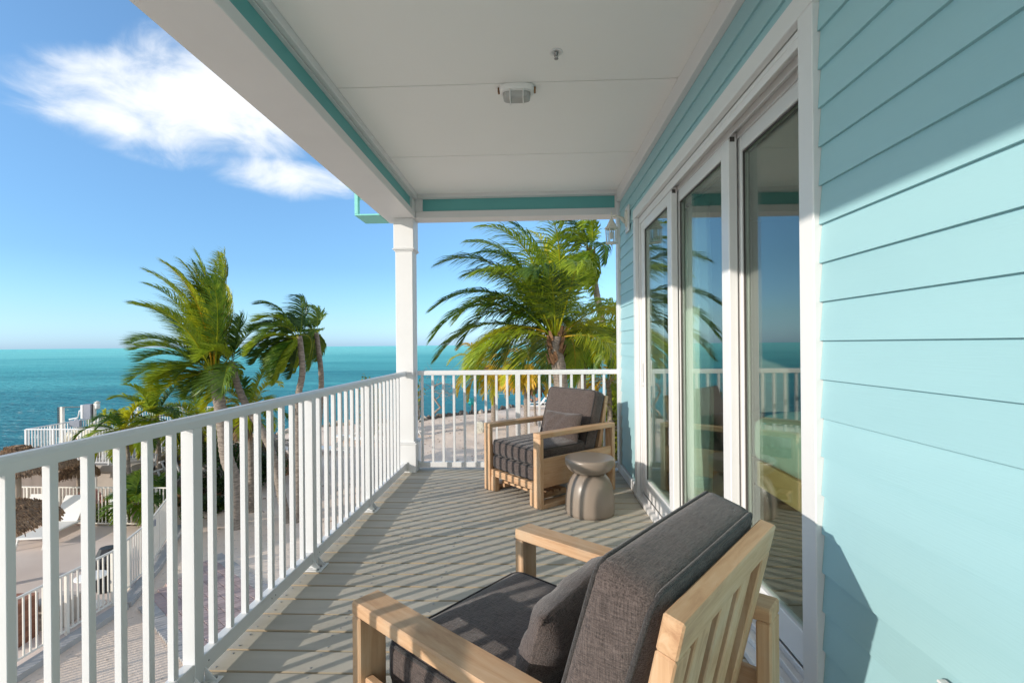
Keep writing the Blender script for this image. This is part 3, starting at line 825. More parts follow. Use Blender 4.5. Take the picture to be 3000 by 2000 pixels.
planks(-1.7, 1.606, .095, 2.812)
planks(1.608, 4.384, 2.517, 2.812)
planks(4.386, 5.122, .095, 2.812)
W_ = M['white']
bx = lambda nm, *a, mt=W_, p=wall, b=.003: MB().bbox(*a, b).build(nm, mt, p)
bx('frieze_board', .893, .934, -1.7, 5.149, 2.8135, ZC+.0)
bx('casing', .905, .9366, 1.607, 1.692, .002, 2.4295)
bx('casing', .905, .9366, 4.298, 4.383, .002, 2.4295)
bx('casing', .9045, .9366, 1.607, 4.383, 2.4303, 2.515)
bx('corner_board', .899, .9366, 5.124, 5.236, .002, 2.8125)
bx('corner_board', .9375, 1.20, 5.2405, 5.262, -.3, 2.8125)
bx('skirt_board', .905, .9366, 4.3845, 5.1235, .002, .0935)
bx('skirt_board', .905, .9366, -1.7, 1.6055, .002, .0935)
# outlet
t = thing('outlet_cover', 'white weatherproof outlet cover on the aqua siding at the lower right', 'outlet', (.918, 1.085, .54))
MB().bbox(-.016, .0, -.045, .045, -.06, .038, .003).build('cover', M['white'], t)
MB().bbox(-.020, .0, -.049, .049, .0385, .045, .002).build('lid_hood', M['white'], t)

# ------------------------------------------------------------------ sliding door
door = thing('sliding_door', 'three panel white sliding glass door in the aqua house wall', 'door')
V_ = M['glassframe']
jb = MB().bbox(.9372, 1.14, OP0+.0005, OP0+.03, .03, 2.428, .002).bbox(.9372, 1.14, OP1-.03, OP1-.0005, .03, 2.428, .002)
jb.build('jamb', V_, door)
hd = MB().bbox(.9372, 1.14, OP0+.031, OP1-.031, 2.405, 2.4285, .002)
hd.bbox(.9385, .947, OP0+.031, OP1-.031, 2.372, 2.4045, .001).bbox(.994, 1.000, OP0+.031, OP1-.031, 2.37, 2.4045, .001).bbox(1.046, 1.053, OP0+.031, OP1-.031, 2.37, 2.4045, .001)
hd.build('head_track', V_, door)
sl = MB().bbox(.895, 1.14, OP0-.08, OP1+.08, .0015, .032, .003)
sl.bbox(.9385, .9465, OP0+.031, OP1-.031, .0325, .062, .001).bbox(.994, 1.000, OP0+.031, OP1-.031, .0325, .062, .001).bbox(1.046, 1.053, OP0+.031, OP1-.031, .0325, .062, .001)
sl.bbox(1.102, 1.14, OP0+.031, OP1-.031, .0325, .085, .001)
sl.build('sill_track', V_, door)


def door_panel(x0, y0, y1, lab, handle=False):
    x1 = x0+.044; s = .098
    b = MB(); z0, z1 = .065, 2.40
    b.bbox(x0, x1, y0, y0+s, z0, z1, .004).bbox(x0, x1, y1-s, y1, z0, z1, .004)
    b.bbox(x0+.0006, x1-.0006, y0+s+.0004, y1-s-.0004, z1-.10, z1-.0005, .003).bbox(x0+.0006, x1-.0006, y0+s+.0004, y1-s-.0004, z0+.0005, z0+.135, .003)
    p = b.build('door_panel', V_, door); p['label'] = lab
    g = MB().box(x0+.018, x0+.026, y0+s-.006, y1-s+.006, z0+.13, z1-.096).build('glass', M['glass'], p)
    gs = MB()
    for (a, c) in ((y0+s, y0+s+.006), (y1-s-.006, y1-s)): gs.box(x0+.010, x0+.0175, a, c, z0+.1355, z1-.1005)
    gs.box(x0+.010, x0+.0175, y0+s+.0065, y1-s-.0065, z1-.108, z1-.1006); gs.build('gasket', M['rubber'], p)
    MB().bbox(x0+.008, x0+.032, y0-.0015, y0-.0004, z1-.045, z1-.02, .0004).build('roller_slot', M['rubber'], p)
    if handle:
        h = MB(); h.bbox(x0-.03, x0-.018, y1-.075, y1-.045, .98, 1.20, .005).bbox(x0-.019, x0, y1-.072, y1-.048, .985, 1.01, .003).bbox(x0-.019, x0, y1-.072, y1-.048, 1.17, 1.195, .003)
        h.build('handle', V_, p)


door_panel(.949, 3.354, 4.262, 'far outermost white framed glass door panel', True)
door_panel(1.001, 2.519, 3.46, 'middle white framed glass door panel')
door_panel(1.056, 1.725, 2.60, 'near innermost white framed glass door panel')

# ------------------------------------------------------------------ room behind the glass
room = structure('bedroom_interior')
rb = MB().box(1.165, 5.2, -.6, 5.2, -.12, 0.0); rb.build('room_floor', M['roomfloor'], room)
rb = MB().box(1.165, 5.2, -.6, 5.2, 2.6, 2.7).box(5.2, 5.3, -.6, 5.2, -.12, 2.7).box(1.165, 5.3, -.7, -.6, -.12, 2.7).box(1.165, 5.3, 5.2, 5.235, -.12, 2.7)
rb.build('room_walls', M['roomwall'], room)
bed = thing('bed', 'bed with mint linen on an oak base seen through the glass door', 'bed')
BX, BY = 2.0, 3.3
MB().bbox(1.75, 3.9, 2.7, 4.3, .22, .42, .01).build('bed_base', M['bedframe'], bed)
for (x, y) in ((1.82, 2.77), (1.82, 4.23), (3.83, 2.77), (3.83, 4.23)): MB().bbox(x-.04, x+.04, y-.04, y+.04, .001, .2195, .003).build('leg', M['bedframe'], bed)


def soft_box(sx, sy, sz, n=10, rr=.06, puff=.0, seed=0, wr=0.0):
    """rounded cushion: a box grid pushed to a rounded, bulging form"""
    b = MB(); key = {}; vs = []; fs = []
    r = random.Random(seed)
    ph = [r.uniform(0, 6) for _ in range(6)]

    def vert(p):
        k = tuple(round(c, 5) for c in p)
        if k in key: return key[k]
        h = Vector((sx/2, sy/2, sz/2)); q = Vector((p[0]*h.x, p[1]*h.y, p[2]*h.z))
        inner = Vector((max(h.x-rr, 0), max(h.y-rr, 0), max(h.z-rr, 0)))
        c = Vector((max(-inner.x, min(inner.x, q.x)), max(-inner.y, min(inner.y, q.y)), max(-inner.z, min(inner.z, q.z))))
        dv = q-c
        if dv.length > 1e-9: q = c+dv.normalized()*min(rr, dv.length if dv.length < rr else rr)
        e = (1-p[0]**2)*(1-p[1]**2)
        q.z += puff*e*(1 if p[2] > 0 else -1)*abs(p[2])
        ex = (1-p[1]**2)*(1-p[2]**2); q.x += puff*.4*ex*p[0]
        ey = (1-p[0]**2)*(1-p[2]**2); q.y += puff*.4*ey*p[1]
        if wr: q.z += wr*math.sin(p[0]*5+ph[0]+2*p[1])*math.sin(p[1]*4+ph[1])*e
        key[k] = len(vs); vs.append(q); return key[k]
    st = [-1+2*i/n for i in range(n+1)]
    st = [math.copysign(abs(s)**.75, s) for s in st]
    for ax in range(3):
        o1, o2 = [(1, 2), (2, 0), (0, 1)][ax]
        for sgn in (-1, 1):
            for i in range(n):
                for j in range(n):
                    l = []
                    for (a, c) in ((st[i], st[j]), (st[i+1], st[j]), (st[i+1], st[j+1]), (st[i], st[j+1])):
                        p = [0, 0, 0]; p[ax] = sgn; p[o1] = a; p[o2] = c; l.append(vert(p))
                    fs.append(tuple(l) if sgn > 0 else tuple(reversed(l)))
    b.add(vs, fs, 0, True); return b


def T_box(b, T):
    b.v = [tuple(T @ Vector(v)) for v in b.v]; return b


mb_ = T_box(soft_box(2.2, 1.64, .34, 10, .08, .03, 3, .01), Matrix.Translation((2.83, 3.5, .585))); mb_.build('mattress', M['bed'], bed)
pl = T_box(soft_box(.5, .70, .24, 8, .10, .05, 4), Matrix.Translation((3.5, 3.15, .98)) @ Matrix.Rotation(math.radians(60), 4, 'Y')); o = pl.build('bed_pillow', M['bed']); tag(o, 'mint pillow propped up on the bed behind the glass', 'pillow')
cur = thing('curtain', 'pale mint curtain hanging behind the middle door panel', 'curtain')
cb_ = MB(); n = 60; vs = []; fs = []
for i in range(n+1):
    u = i/n; yy = 3.66+.50*u; xx = 1.28+.035*math.sin(u*math.pi*11)+.008*math.sin(u*31)
    for k in range(9):
        z = .03+2.4*k/8; sweep = -.07*math.sin(math.pi*min(1, (8-k)/8))*(1-u)
        vs.append((xx, yy+sweep, z))
for i in range(n):
    for k in range(8): fs.append((i*9+k, (i+1)*9+k, (i+1)*9+k+1, i*9+k+1))
cb_.add(vs, fs, 0, True); o = cb_.build('curtain_cloth', M['curt'], cur); md = o.modifiers.new('thick', 'SOLIDIFY'); md.thickness = .003
MB().tube([(1.28, OP0-.1, 2.46), (1.28, OP1+.1, 2.46)], .012, 8).build('curtain_rod', M['rubber'], cur)

# ------------------------------------------------------------------ lamp, sprinkler, lantern
t = thing('ceiling_light', 'oval white bulkhead light with ribbed lens in the middle of the ceiling', 'light', (-.079, 3.045, ZC))


def oval(sx, sy, z0, z1, inset=0, n=32, top=.8):
    b = MB(); vs = []
    prof = [(1.0, z0), (1.0, z0+(z1-z0)*.55), (.96, z0+(z1-z0)*.85), (top, z1)]
    for f, z in prof:
        for k in range(n):
            a = 2*math.pi*k/n; ca, sa = math.cos(a), math.sin(a); e = .62
            vs.append((math.copysign(abs(ca)**e, ca)*sx*(1-(1-f)*.8), math.copysign(abs(sa)**e, sa)*(sy*(1-(1-f)*1.2)), z))
    fs = []
    for i in range(len(prof)-1):
        for k in range(n): k2 = (k+1) % n; fs.append((i*n+k, (i+1)*n+k, (i+1)*n+k2, i*n+k2))
    fs.append(tuple((len(prof)-1)*n+k for k in range(n-1, -1, -1)))
    b.add(vs, fs, 0, True); return b


oval(.108, .065, -.001, -.034, top=.9).build('housing', M['ceil'], t)
oval(.084, .047, -.034, -.080, top=.72).build('lens', M['lens'], t)
g = MB()
for X in (-.04, .04): g.tube([(X, -.056, -.034), (X, -.053, -.065), (X, -.04, -.085), (X, .04, -.085), (X, .053, -.065), (X, .056, -.034)], .0035, 6)
rr_ = [(math.copysign(abs(math.cos(a))**.62, math.cos(a))*.089, math.copysign(abs(math.sin(a))**.62, math.sin(a))*.052, -.038) for a in [2*math.pi*k/24 for k in range(25)]]
g.tube(rr_, .0035, 6, cap=False); g.build('wire_guard', M['ceil'], t)
MB().bbox(-.118, -.106, -.018, .018, -.03, -.002, .003).bbox(.106, .118, -.018, .018, -.03, -.002, .003).build('end_lug', M['fibre'], t)
t = thing('sprinkler_head', 'small round recessed sprinkler head in the ceiling near the lamp', 'sprinkler', (.148, 2.683, ZC))
MB().lathe([(.036, 0), (.036, -.003), (.030, -.005), (.022, -.003), (.020, -.001)], 24).build('escutcheon', M['white'], t)
MB().lathe([(.012, -.001), (.012, -.010), (.006, -.012), (.006, -.022)], 12).tube([(-.008, 0, -.012), (-.009, 0, -.026), (0, 0, -.036)], .0018, 6).tube([(.008, 0, -.012), (.009, 0, -.026), (0, 0, -.036)], .0018, 6).build('frame', M['steel'], t)
MB().lathe([(.012, -.036), (.011, -.039)], 12).build('deflector', M['steel'], t)

t = thing('wall_lantern', 'small cream coach lantern on the siding above the far armchair', 'lantern', (.915, 4.66, 2.53))
MB().bbox(-.010, .006, -.075, .075, -.14, .105, .003).build('mounting_block', M['white'], t)
lm = M['lantern']
bp_ = MB(); hx = [(0, .075), (.045, .045), (.045, -.06), (0, -.095), (-.045, -.06), (-.045, .045)]
bp_.add([(-.0105, y, z) for y, z in hx]+[(-.026, y*.8, z*.85) for y, z in hx], [(6, 7, 8, 9, 10, 11)]+[(i, (i+1) % 6, 6+(i+1) % 6, 6+i) for i in range(6)]); bp_.build('back_plate', lm, t)
MB().tube([(-.026, 0, -.05), (-.05, 0, -.01), (-.09, 0, .012), (-.150, 0, .018)], [.016, .018, .012, .009], 8).tube([(-.152, 0, -.02), (-.152, 0, .045), (-.152, 0, .062)], [.006, .007, .004], 8).build('arm', lm, t)
LX = -.152
MB().lathe([(.013, -.01), (.026, -.035), (.046, -.078), (.063, -.095), (.070, -.104), (.062, -.108)], 6, (LX, 0, 0), smooth=False).build('cap', lm, t)
cg = MB()
for k in range(6):
    a = math.pi/3*k; cg.tube([(LX+.055*math.cos(a), .055*math.sin(a), -.105), (LX+.048*math.cos(a), .048*math.sin(a), -.235)], .005, 4, smooth=False)
cg.lathe([(.050, -.232), (.058, -.238), (.060, -.244), (.030, -.248)], 6, (LX, 0, 0), smooth=False); cg.build('cage', lm, t)
MB().lathe([(.008, -.106), (.009, -.13), (.020, -.15), (.024, -.17), (.018, -.192), (.004, -.202)], 14, (LX, 0, 0)).build('bulb', M['bulb'], t)
MB().lathe([(.050, -.109), (.0445, -.231)], 6, (LX, 0, 0), smooth=False).build('pane', M['lampglass'], t)

# ------------------------------------------------------------------ armchairs


def piping_ring(sx, sy, z, rr=.05, r=.0055, n=10):
    pts = []
    for cx_, cy_, a0 in ((sx/2-rr, sy/2-rr, 0), (-sx/2+rr, sy/2-rr, 90), (-sx/2+rr, -sy/2+rr, 180), (sx/2-rr, -sy/2+rr, 270)):
        for k in range(5):
            a = math.radians(a0+k*22.5); pts.append((cx_+rr*math.cos(a), cy_+rr*math.sin(a), z))
    pts.append(pts[0]); return pts


def armchair(loc, rot, label):
    t = thing('armchair', label, 'armchair', loc, rot, 'teak armchairs with charcoal cushions')
    wx, wy, wz = M['wood0'], M['wood1'], M['wood2']
    for s in (-1, 1):
        xo = s*.40; xi = s*.31; a, b = min(xo, xi), max(xo, xi)
        MB().bbox(a, b, -.46, .46, .575, .615, .005).build('armrest', wy, t)
        MB().bbox(a, b, .42, .4595, .0, .5745, .005).build('leg', wz, t)
        MB().bbox(a, b, -.4595, -.42, .0, .5745, .005).build('leg', wz, t)
        MB().bbox(a, b, -.4195, .4195, .0, .038, .004).build('runner', wy, t)
        MB().bbox(s*.372-.012, s*.372+.012, -.4190, .4190, .165, .405, .003).build('side_board', wy, t)
    # seat frame
    MB().bbox(-.309, .309, .40, .445, .135, .195, .004).build('front_rail', wx, t)
    for X in (-.277, .277): MB().bbox(X-.032, X+.032, .398, .447, .0, .1345, .004).build('leg', wz, t)
    MB().bbox(-.309, .309, -.40, -.36, .135, .195, .004).build('rear_rail', wx, t)
    for X in (-.285, .285): MB().bbox(X-.02, X+.02, -.359, .399, .14, .19, .003).build('seat_bearer', wy, t)
    for k in range(6): MB().bbox(-.305, .305, -.33+k*.125, -.25+k*.125, .1905, .205, .003).build('seat_slat', wx, t)
    for k in range(4): MB().bbox(-.27, .27, .05+k*.08, .11+k*.08, .065, .085, .003).build('lower_slat', wx, t)
    for X in (-.24, .24): MB().bbox(X-.02, X+.02, .03, .36, .03, .0645, .003).build('lower_bearer', wy, t)
    # back frame, leaning
    T = Matrix.Translation((0, -.292, .22)) @ Matrix.Rotation(math.radians(12.5), 4, 'X')
    H = .655
    MB().bbox(-.31, .31, -.042, 0, H-.075, H, .004, T=T).build('back_rail', wx, t)
    MB().bbox(-.31, .31, -.042, 0, .0, .07, .004, T=T).build('back_rail', wx, t)
    for i, X in enumerate((-.275, .275)): MB().bbox(X-.035, X+.035, -.042, 0, .0705, H-.0755, .004, T=T).build('back_stile', wz, t)
    for X in (-.138, 0.0, .138): MB().bbox(X-.042, X+.042, -.034, -.008, .0705, H-.0755, .003, T=T).build('back_slat', wz, t)
    # cushions
    fb = M['fabric']

    def cushion(name, sx, sy, sz, T, rr, puff, seed):
        b = T_box(soft_box(sx, sy, sz, 14, rr, puff, seed, .004), T); c = b.build(name, fb, t)
        for s in (-1, 1):
            pts = [T @ Vector(p) for p in piping_ring(sx-.012, sy-.012, s*(sz/2-.012), .04)]
            MB().tube(pts, .0055, 6, cap=False).build('piping', M['piping'], c)
        return c
    cushion('seat_cushion', .605, .66, .125, Matrix.Translation((0, .108, .268)), .03, .012, 1)
    cushion('seat_cushion', .605, .665, .14, Matrix.Translation((0, .110, .402)), .035, .018, 2)
    T2 = Matrix.Translation((0, -.280, .637)) @ Matrix.Rotation(math.radians(17), 4, 'X') @ Matrix.Rotation(math.radians(90), 4, 'X')
    cushion('back_cushion', .635, .55, .145, T2, .035, .018, 3)
    return t


def facing(fx, fy): return math.atan2(-fx, fy)      # rotation that turns +Y to (fx, fy)


ch1 = armchair((.154, 4.566, 0), facing(-.764, -.645), 'teak armchair with charcoal cushions by the far railing, facing the camera')
ch2 = armchair((.088, 1.40, 0), facing(-.777, .629), 'teak armchair with charcoal cushions in the foreground, seen from its slatted back')


def throw_pillow(chair, lx, ly, lz, label, tilt=22, yaw=0):
    w_, h_, d_ = .43, .255, .115; n = 14
    b = MB(); vs = []; fs = []
    for s in (1, -1):
        for i in range(n+1):
            for j in range(n+1):
                u, v = -1+2*i/n, -1+2*j/n
                e = max(0, (1-u**4))**.55*max(0, (1-v**4))**.55
                px = u*w_/2*(1-.06*(1-v*v)*0+.0)*(1-.05*(1-abs(v))*abs(u)**3)
                py = v*h_/2*(1-.08*(1-abs(u))*abs(v)**3)
                cr = .006*math.sin(9*u+5*v)*e+.005*math.sin(14*v-4*u)*e
                vs.append((px, py, s*(d_/2*e+.003)+cr))
    q = (n+1)**2
    for k in range(2):
        for i in range(n):
            for j in range(n):
                a = k*q+i*(n+1)+j; f = (a, a+n+1, a+n+2, a+1); fs.append(f if k == 0 else tuple(reversed(f)))
    bd = [(i, 0) for i in range(n)]+[(n, j) for j in range(n)]+[(i, n) for i in range(n, 0, -1)]+[(0, j) for j in range(n, 0, -1)]
    ids = [i*(n+1)+j for i, j in bd]
    for a, c in zip(ids, ids[1:]+ids[:1]): fs.append((a, a+q, c+q, c))
    b.add(vs, fs, 0, True)
    T = chair.matrix_basis @ Matrix.Translation((lx, ly, lz)) @ Matrix.Rotation(math.radians(yaw), 4, 'Z') @ Matrix.Rotation(math.radians(90+tilt), 4, 'X')
    o = b.build('throw_pillow', M['fabric']); o.matrix_world = T
    tag(o, label, 'pillow', 'charcoal throw pillows')
    return o


for c_ in (ch1, ch2): c_.matrix_basis = Matrix.Translation(c_.location) @ Matrix.Rotation(c_.rotation_euler[2], 4, 'Z')
throw_pillow(ch1, -.11, -.055, .595, 'small dark throw pillow on the far armchair', 18, 6)
throw_pillow(ch2, -.06, -.055, .595, 'small dark throw pillow on the foreground armchair', 18, 8)

# stool
t = thing('side_stool', 'taupe glazed ceramic stool with bowl shaped top beside the far armchair', 'stool', (.452, 3.925, 0))
MB().lathe([(.178, .0), (.190, .006), (.194, .03), (.193, .10), (.188, .16), (.176, .22), (.155, .27), (.128, .305), (.112, .318)], 48).build('base', M['stool'], t)
MB().lathe([(.110, .317), (.118, .320), (.128, .326), (.150, .337), (.172, .355), (.188, .380), (.195, .405), (.196, .425), (.192, .437), (.184, .442), (.178, .4425)], 48).build('top', M['stool'], t)

# ================================================================== OUTDOORS
# pool fences


def fence_run(name, label, pts, group, h=1.2, z=G+.06, post_every=9, matn='fence', sp=.112):
    t = thing(name, label, 'fence', (0, 0, 0), 0, group)
    mt = M[matn]
    pm_ = MB().bbox(-.028, .028, -.028, .028, 0, h-.02, .002).mesh('post', mt)
    bm_ = MB().bbox(-.0125, .0125, -.0125, .0125, .10, h-.03, .0015).mesh('baluster', mt)
    for a, b in zip(pts[:-1], pts[1:]):
        a = Vector((*a, 0)); b = Vector((*b, 0)); L_ = (b-a).length; d = (b-a).normalized(); an = math.atan2(d.y, d.x)
        c = (a+b)/2
        o = MB().bbox(-L_/2, L_/2, -.022, .022, h-.04, h, .006).build('top_rail', mt, t, (c.x, c.y, z)); o.rotation_euler = (0, 0, an)
        o = MB().bbox(-L_/2, L_/2, -.016, .016, .07, .105, .003).build('bottom_rail', mt, t, (c.x, c.y, z)); o.rotation_euler = (0, 0, an)
        n = int(L_/sp)
        for k in range(n+1):
            p = a+d*(k*L_/n)
            o = obj('post' if k % post_every == 0 else 'baluster', pm_ if k % post_every == 0 else bm_, t, (p.x, p.y, z), an)
    return t


fence_run('pool_fence', 'cream metal fence across the back of the pool terrace', [(-18.5, 14.40), (-10.78, 14.31)], 'cream fences round the pool terrace', h=1.19)
fence_run('pool_fence', 'cream metal fence running from the terrace corner toward the balcony beside the path', [(-10.74, 14.24), (-9.36, 11.58), (-8.80, 9.9), (-8.80, 4.5)], 'cream fences round the pool terrace', h=1.16)
g = thing('gate_latch', 'small grey gate latch box on the side of the pool fence', 'latch', (-9.62, 12.0, G+1.02)); MB().bbox(-.04, .06, -.05, .05, -.08, .08, .005).build('latch_box', M['metalg'], g)

# raised round deck with equipment
PZ = -2.56
t = thing('raised_terrace', 'raised grey plaster terrace with wooden lower wall beyond the pool', 'terrace', (0, 0, 0))
MB().bbox(-18.6, -13.3, 15.75, 21.5, PZ-.22, PZ, .01).build('slab', M['plaster'], t)
MB().bbox(-18.4, -13.6, 16.05, 21.3, G-.1, PZ-.2205, .005).build('lower_wall', M['plasterd'], t)
MB().bbox(-14.72, -13.9, 15.98, 16.04, G-.1, PZ-.225, .005).build('pier', M['plaster'], t)
MB().bbox(-16.4, -15.4, 15.98, 16.04, G-.1, PZ-.3, .005).build('pier', M['plasterd'], t)
MB().bbox(-15.35, -14.75, 15.99, 16.04, G-.1, PZ-.45, .005).build('door', M['roomwall'], t)
ap = MB().bbox(-13.299, -11.3, 16.6, 18.4, PZ-.62, PZ-.38, .01); ap.build('lower_slab', M['plaster'], t)
ap = MB().bbox(-13.2, -11.5, 16.8, 18.3, G-.1, PZ-.6205, .01); ap.build('lower_slab_wall', M['plasterd'], t)
fence_run('terrace_railing', 'white railing round the raised terrace beyond the pool', [(-17.05, 20.5), (-17.05, 15.83), (-13.95, 15.83), (-13.4, 17.5), (-13.4, 20.3)], 'railings of the raised terrace', h=1.22, z=PZ, matn='rail', sp=.105)
fence_run('terrace_railing', 'white railing along the seaward back of the raised terrace', [(-17.05, 20.52), (-13.4, 20.52)], 'railings of the raised terrace', h=1.25, z=PZ+.12, matn='rail', sp=.11)
# cream tank
t = thing('cream_tank', 'cream rounded pool equipment tank behind the terrace railing', 'tank', (-16.05, 17.2, PZ))
T_box(soft_box(1.35, 1.0, 1.0, 8, .25, .03, 9), Matrix.Translation((0, 0, .5))).build('shell', M['cream'], t)
MB().bbox(-.25, .05, -.52, -.49, .55, .72, .005).build('badge', M['redwood'], t)
for (X, Y, z0) in ((-14.9, 16.6, PZ), (-14.6, 16.9, PZ)):
    t = thing('pump', 'grey pool pump with round lid standing behind the terrace railing, %s' % ('nearer one' if Y < 16.8 else 'farther one'), 'pump', (X, Y, z0), 0, 'pool pumps')
    MB().lathe([(.16, 0), (.17, .05), (.16, .35), (.19, .37), (.19, .42), (.05, .48)], 16).build('body', M['signw'], t)
    MB().tube([(.1, 0, .2), (.35, 0, .2), (.35, 0, .8)], .04, 8).build('pipe', M['signw'], t)
# masts, electrical box, chain of lights
t = thing('electrical_box', 'tall grey electrical box mounted on a post above the raised terrace', 'box', (-16.85, 17.6, PZ))
e1, e2 = ony(*(40+1185/5.6, 1160+130/5.6), 17.6), ony(*(40+1310/5.6, 1160+372/5.6), 17.6)
MB().bbox(e1.x+16.85, e2.x+16.85, -.12, .12, e2.z-PZ, e1.z-PZ, .01).build('cabinet', M['metalg'], t)
MB().bbox(e1.x+16.85-.10, e1.x+16.85-.002, -.13, .13, e2.z-PZ+.02, e1.z-PZ-.02, .01).build('side_panel', M['white'], t)
MB().bbox(-.18, -.10, -.04, .04, 0, e2.z-PZ-.001, .004).build('post', M['white'], t)
MB().tube([(e1.x+16.8, 0, e2.z-PZ+.35), (e1.x+16.6, 0, e2.z-PZ+.30), (e1.x+16.55, 0, e2.z-PZ+.05), (e1.x+16.2, 0, e2.z-PZ-.02)], .025, 6).build('conduit', M['white'], t)


def mast(px, py0, label, w_=.05, Y=17.6):
    p = ony(px, py0, Y)
    t = thing('light_mast', label, 'mast', (p.x, Y, PZ), 0, 'masts wrapped with rope lights')
    MB().bbox(-w_/2, w_/2, -w_/2, w_/2, 0, p.z-PZ, .004).build('pole', M['fence'], t)
    b = MB(); H = p.z-PZ; n = 26
    b.tube([(-w_/2-.012+.004*(-1)**k, -w_/2-.01, H*(.35+.65*k/n)) for k in range(n+1)], [.014 if k % 2 else .009 for k in range(n+1)], 5)
    b.build('rope_light', M['bin'], t)
    return p


p1 = mast(40+750/5.6, 1160+180/5.6, 'thin white mast with rope light, leftmost on the raised terrace', .04)
p2 = mast(40+795/5.6, 1160+175/5.6, 'thicker cream mast with rope light on the raised terrace', .10)
p3 = mast(40+1330/5.6, 1160+120/5.6, 'cream mast with rope light right of the electrical box', .07)
b = MB(); pts = [Vector((p2.x, 17.6, p2.z-.02)).lerp(Vector((p3.x-.3, 17.6, p3.z-.12)), k/24) for k in range(25)]
b.tube([(p.x, p.y, p.z-.0*k+.012*(-1)**k) for k, p in enumerate(pts)], .016, 5); tag(b.build('rope_light_span', M['bin']), 'dark rope light strung between the masts on the raised terrace', 'rope light')
t = thing('lidded_jar_lamp', 'round white jar lamp hanging beside the electrical box', 'lamp', (ony(40+1375/5.6, 1160+175/5.6, 17.6).x, 17.6, ony(0, 1160+215/5.6, 17.6).z))
MB().lathe([(.06, 0), (.08, .03), (.08, .18), (.05, .22)], 12).build('jar', M['bulb'], t)
MB().lathe([(.09, .2205), (.09, .25), (.03, .29)], 12).build('lid', M['lantern'], t)
for i, (xx) in enumerate((975, 1058)):
    a = ony(40+xx/5.6, 1160+395/5.6, 17.2); c = ony(40+xx/5.6, 1160+500/5.6, 17.2)
    t = thing('junction_box', 'small grey junction box on the terrace railing, %s one' % ('left' if i == 0 else 'right'), 'box', (a.x, 17.2, c.z), 0, 'small junction boxes on the raised terrace')
    MB().bbox(-.10, .10, -.06, .06, 0, a.z-c.z, .006).build('box', M['metalg'], t)
    MB().bbox(-.02, .02, .0605, .10, PZ-c.z, .25, .003).build('stand', M['white'], t)

# stair rails beside the terrace
t = thing('stair_handrail', 'bent grey metal handrails of the stair from the raised terrace', 'handrail')
for pts in ([(1090, 60), (1190, 380)], [(1100, 470), (1170, 330), (1200, 180)], [(1090, 520), (1240, 460), (1340, 430)], [(1240, 330), (1330, 300)], [(1280, 300), (1340, 460)], [(1225, 480), (1260, 610)], [(1510, 230), (1620, 540), (1600, 610), (1510, 700)]):
    MB().tube([ony(260+x/6.03, 1300+y/6.03, 15.3) for x, y in pts], .03, 6).build('rail', M['kerb'], t)

# thatched parasols
def thatched(name, label, cx_, cy_, zt, ze, R_, pole_r=.09):
    t = thing(name, label, 'parasol', (cx_, cy_, G+.06), 0, 'thatched parasols by the pool')
    zt -= G+.06; ze -= G+.06
    H = zt-ze
    MB().tube([(0, 0, 0), (0, 0, ze+H*.5)], [pole_r, pole_r*.85], 12).build('pole', M['timber'], t)
    MB().lathe([(.20, ze+H*.84), (.16, ze+H*.90), (.03, zt)], 18).build('cap', M['thatchtip'], t)
    r = random.Random(int(cx_*10))
    layers = 5
    for l in range(layers):
        b = MB(); f0 = l/layers; f1 = (l+1.12)/layers
        r0 = R_*max(.08, f0*.98); r1 = R_*min(1.02, f1)
        n = int(130+230*f1); prof = lambda f: ze+H*.88*(1-f)**.85 if f < 1 else ze-.08*(f-1)*6
        for k in range(n):
            a = 2*math.pi*(k+r.uniform(-.4, .4))/n; da = 2.5*math.pi/n*r.uniform(.8, 1.3)
            zz0 = prof(f0)+.04+r.uniform(-.01, .02); rr1 = r1*r.uniform(.975, 1.015); zz1 = prof(min(f1, 1.0))-(.09 if l == layers-1 else .0)+.045+r.uniform(-.035, .025)
            p = lambda rr, aa, z: (rr*math.cos(aa), rr*math.sin(aa), z)
            am = a+r.uniform(-.04, .04)
            b.add([p(r0, a-da/2, zz0), p(r0, a+da/2, zz0), p(rr1, am+da*.45, zz1+.01), p(rr1*1.01, am, zz1-.02), p(rr1, am-da*.45, zz1+.01)], [(0, 1, 2, 3, 4)])
            if k % 3 == 0: b.add([p(rr1*.9, am, zz1+.10), p(rr1*.9, am+.02, zz1+.10), p(rr1*r.uniform(1.0, 1.05), am+r.uniform(-.04, .04), zz1-r.uniform(.03, .12))], [(0, 1, 2)])
        o = b.build('thatch_layer', M['thatch'], t); md = o.modifiers.new('thick', 'SOLIDIFY'); md.thickness = .03; md.offset = -1
    rb_ = MB()
    for k in range(10):
        a = 2*math.pi*k/10; rb_.tube([(0, 0, ze+H*.80), (R_*.9*math.cos(a), R_*.9*math.sin(a), ze-.03)], .025, 6)
    rb_.build('rafter', M['timber'], t)
    return t


p = ony(52, 1430, 13.4); thatched('thatched_parasol', 'thatched parasol with pale conical cap beside the two white pool loungers', p.x, 13.4, -1.40, -2.05, 1.25)
p = ony(-45, 1500, 10.5); thatched('thatched_parasol', 'shaded lower thatched parasol at the left edge in front of the loungers', p.x, 10.5, -2.02, -2.56, 1.25)
p = ony(238, 1392, 15.2); thatched('thatched_parasol', 'small straw parasol half hidden behind the larger thatched parasol', p.x, 15.1, -2.3, -2.62, .5, .05)

# loungers


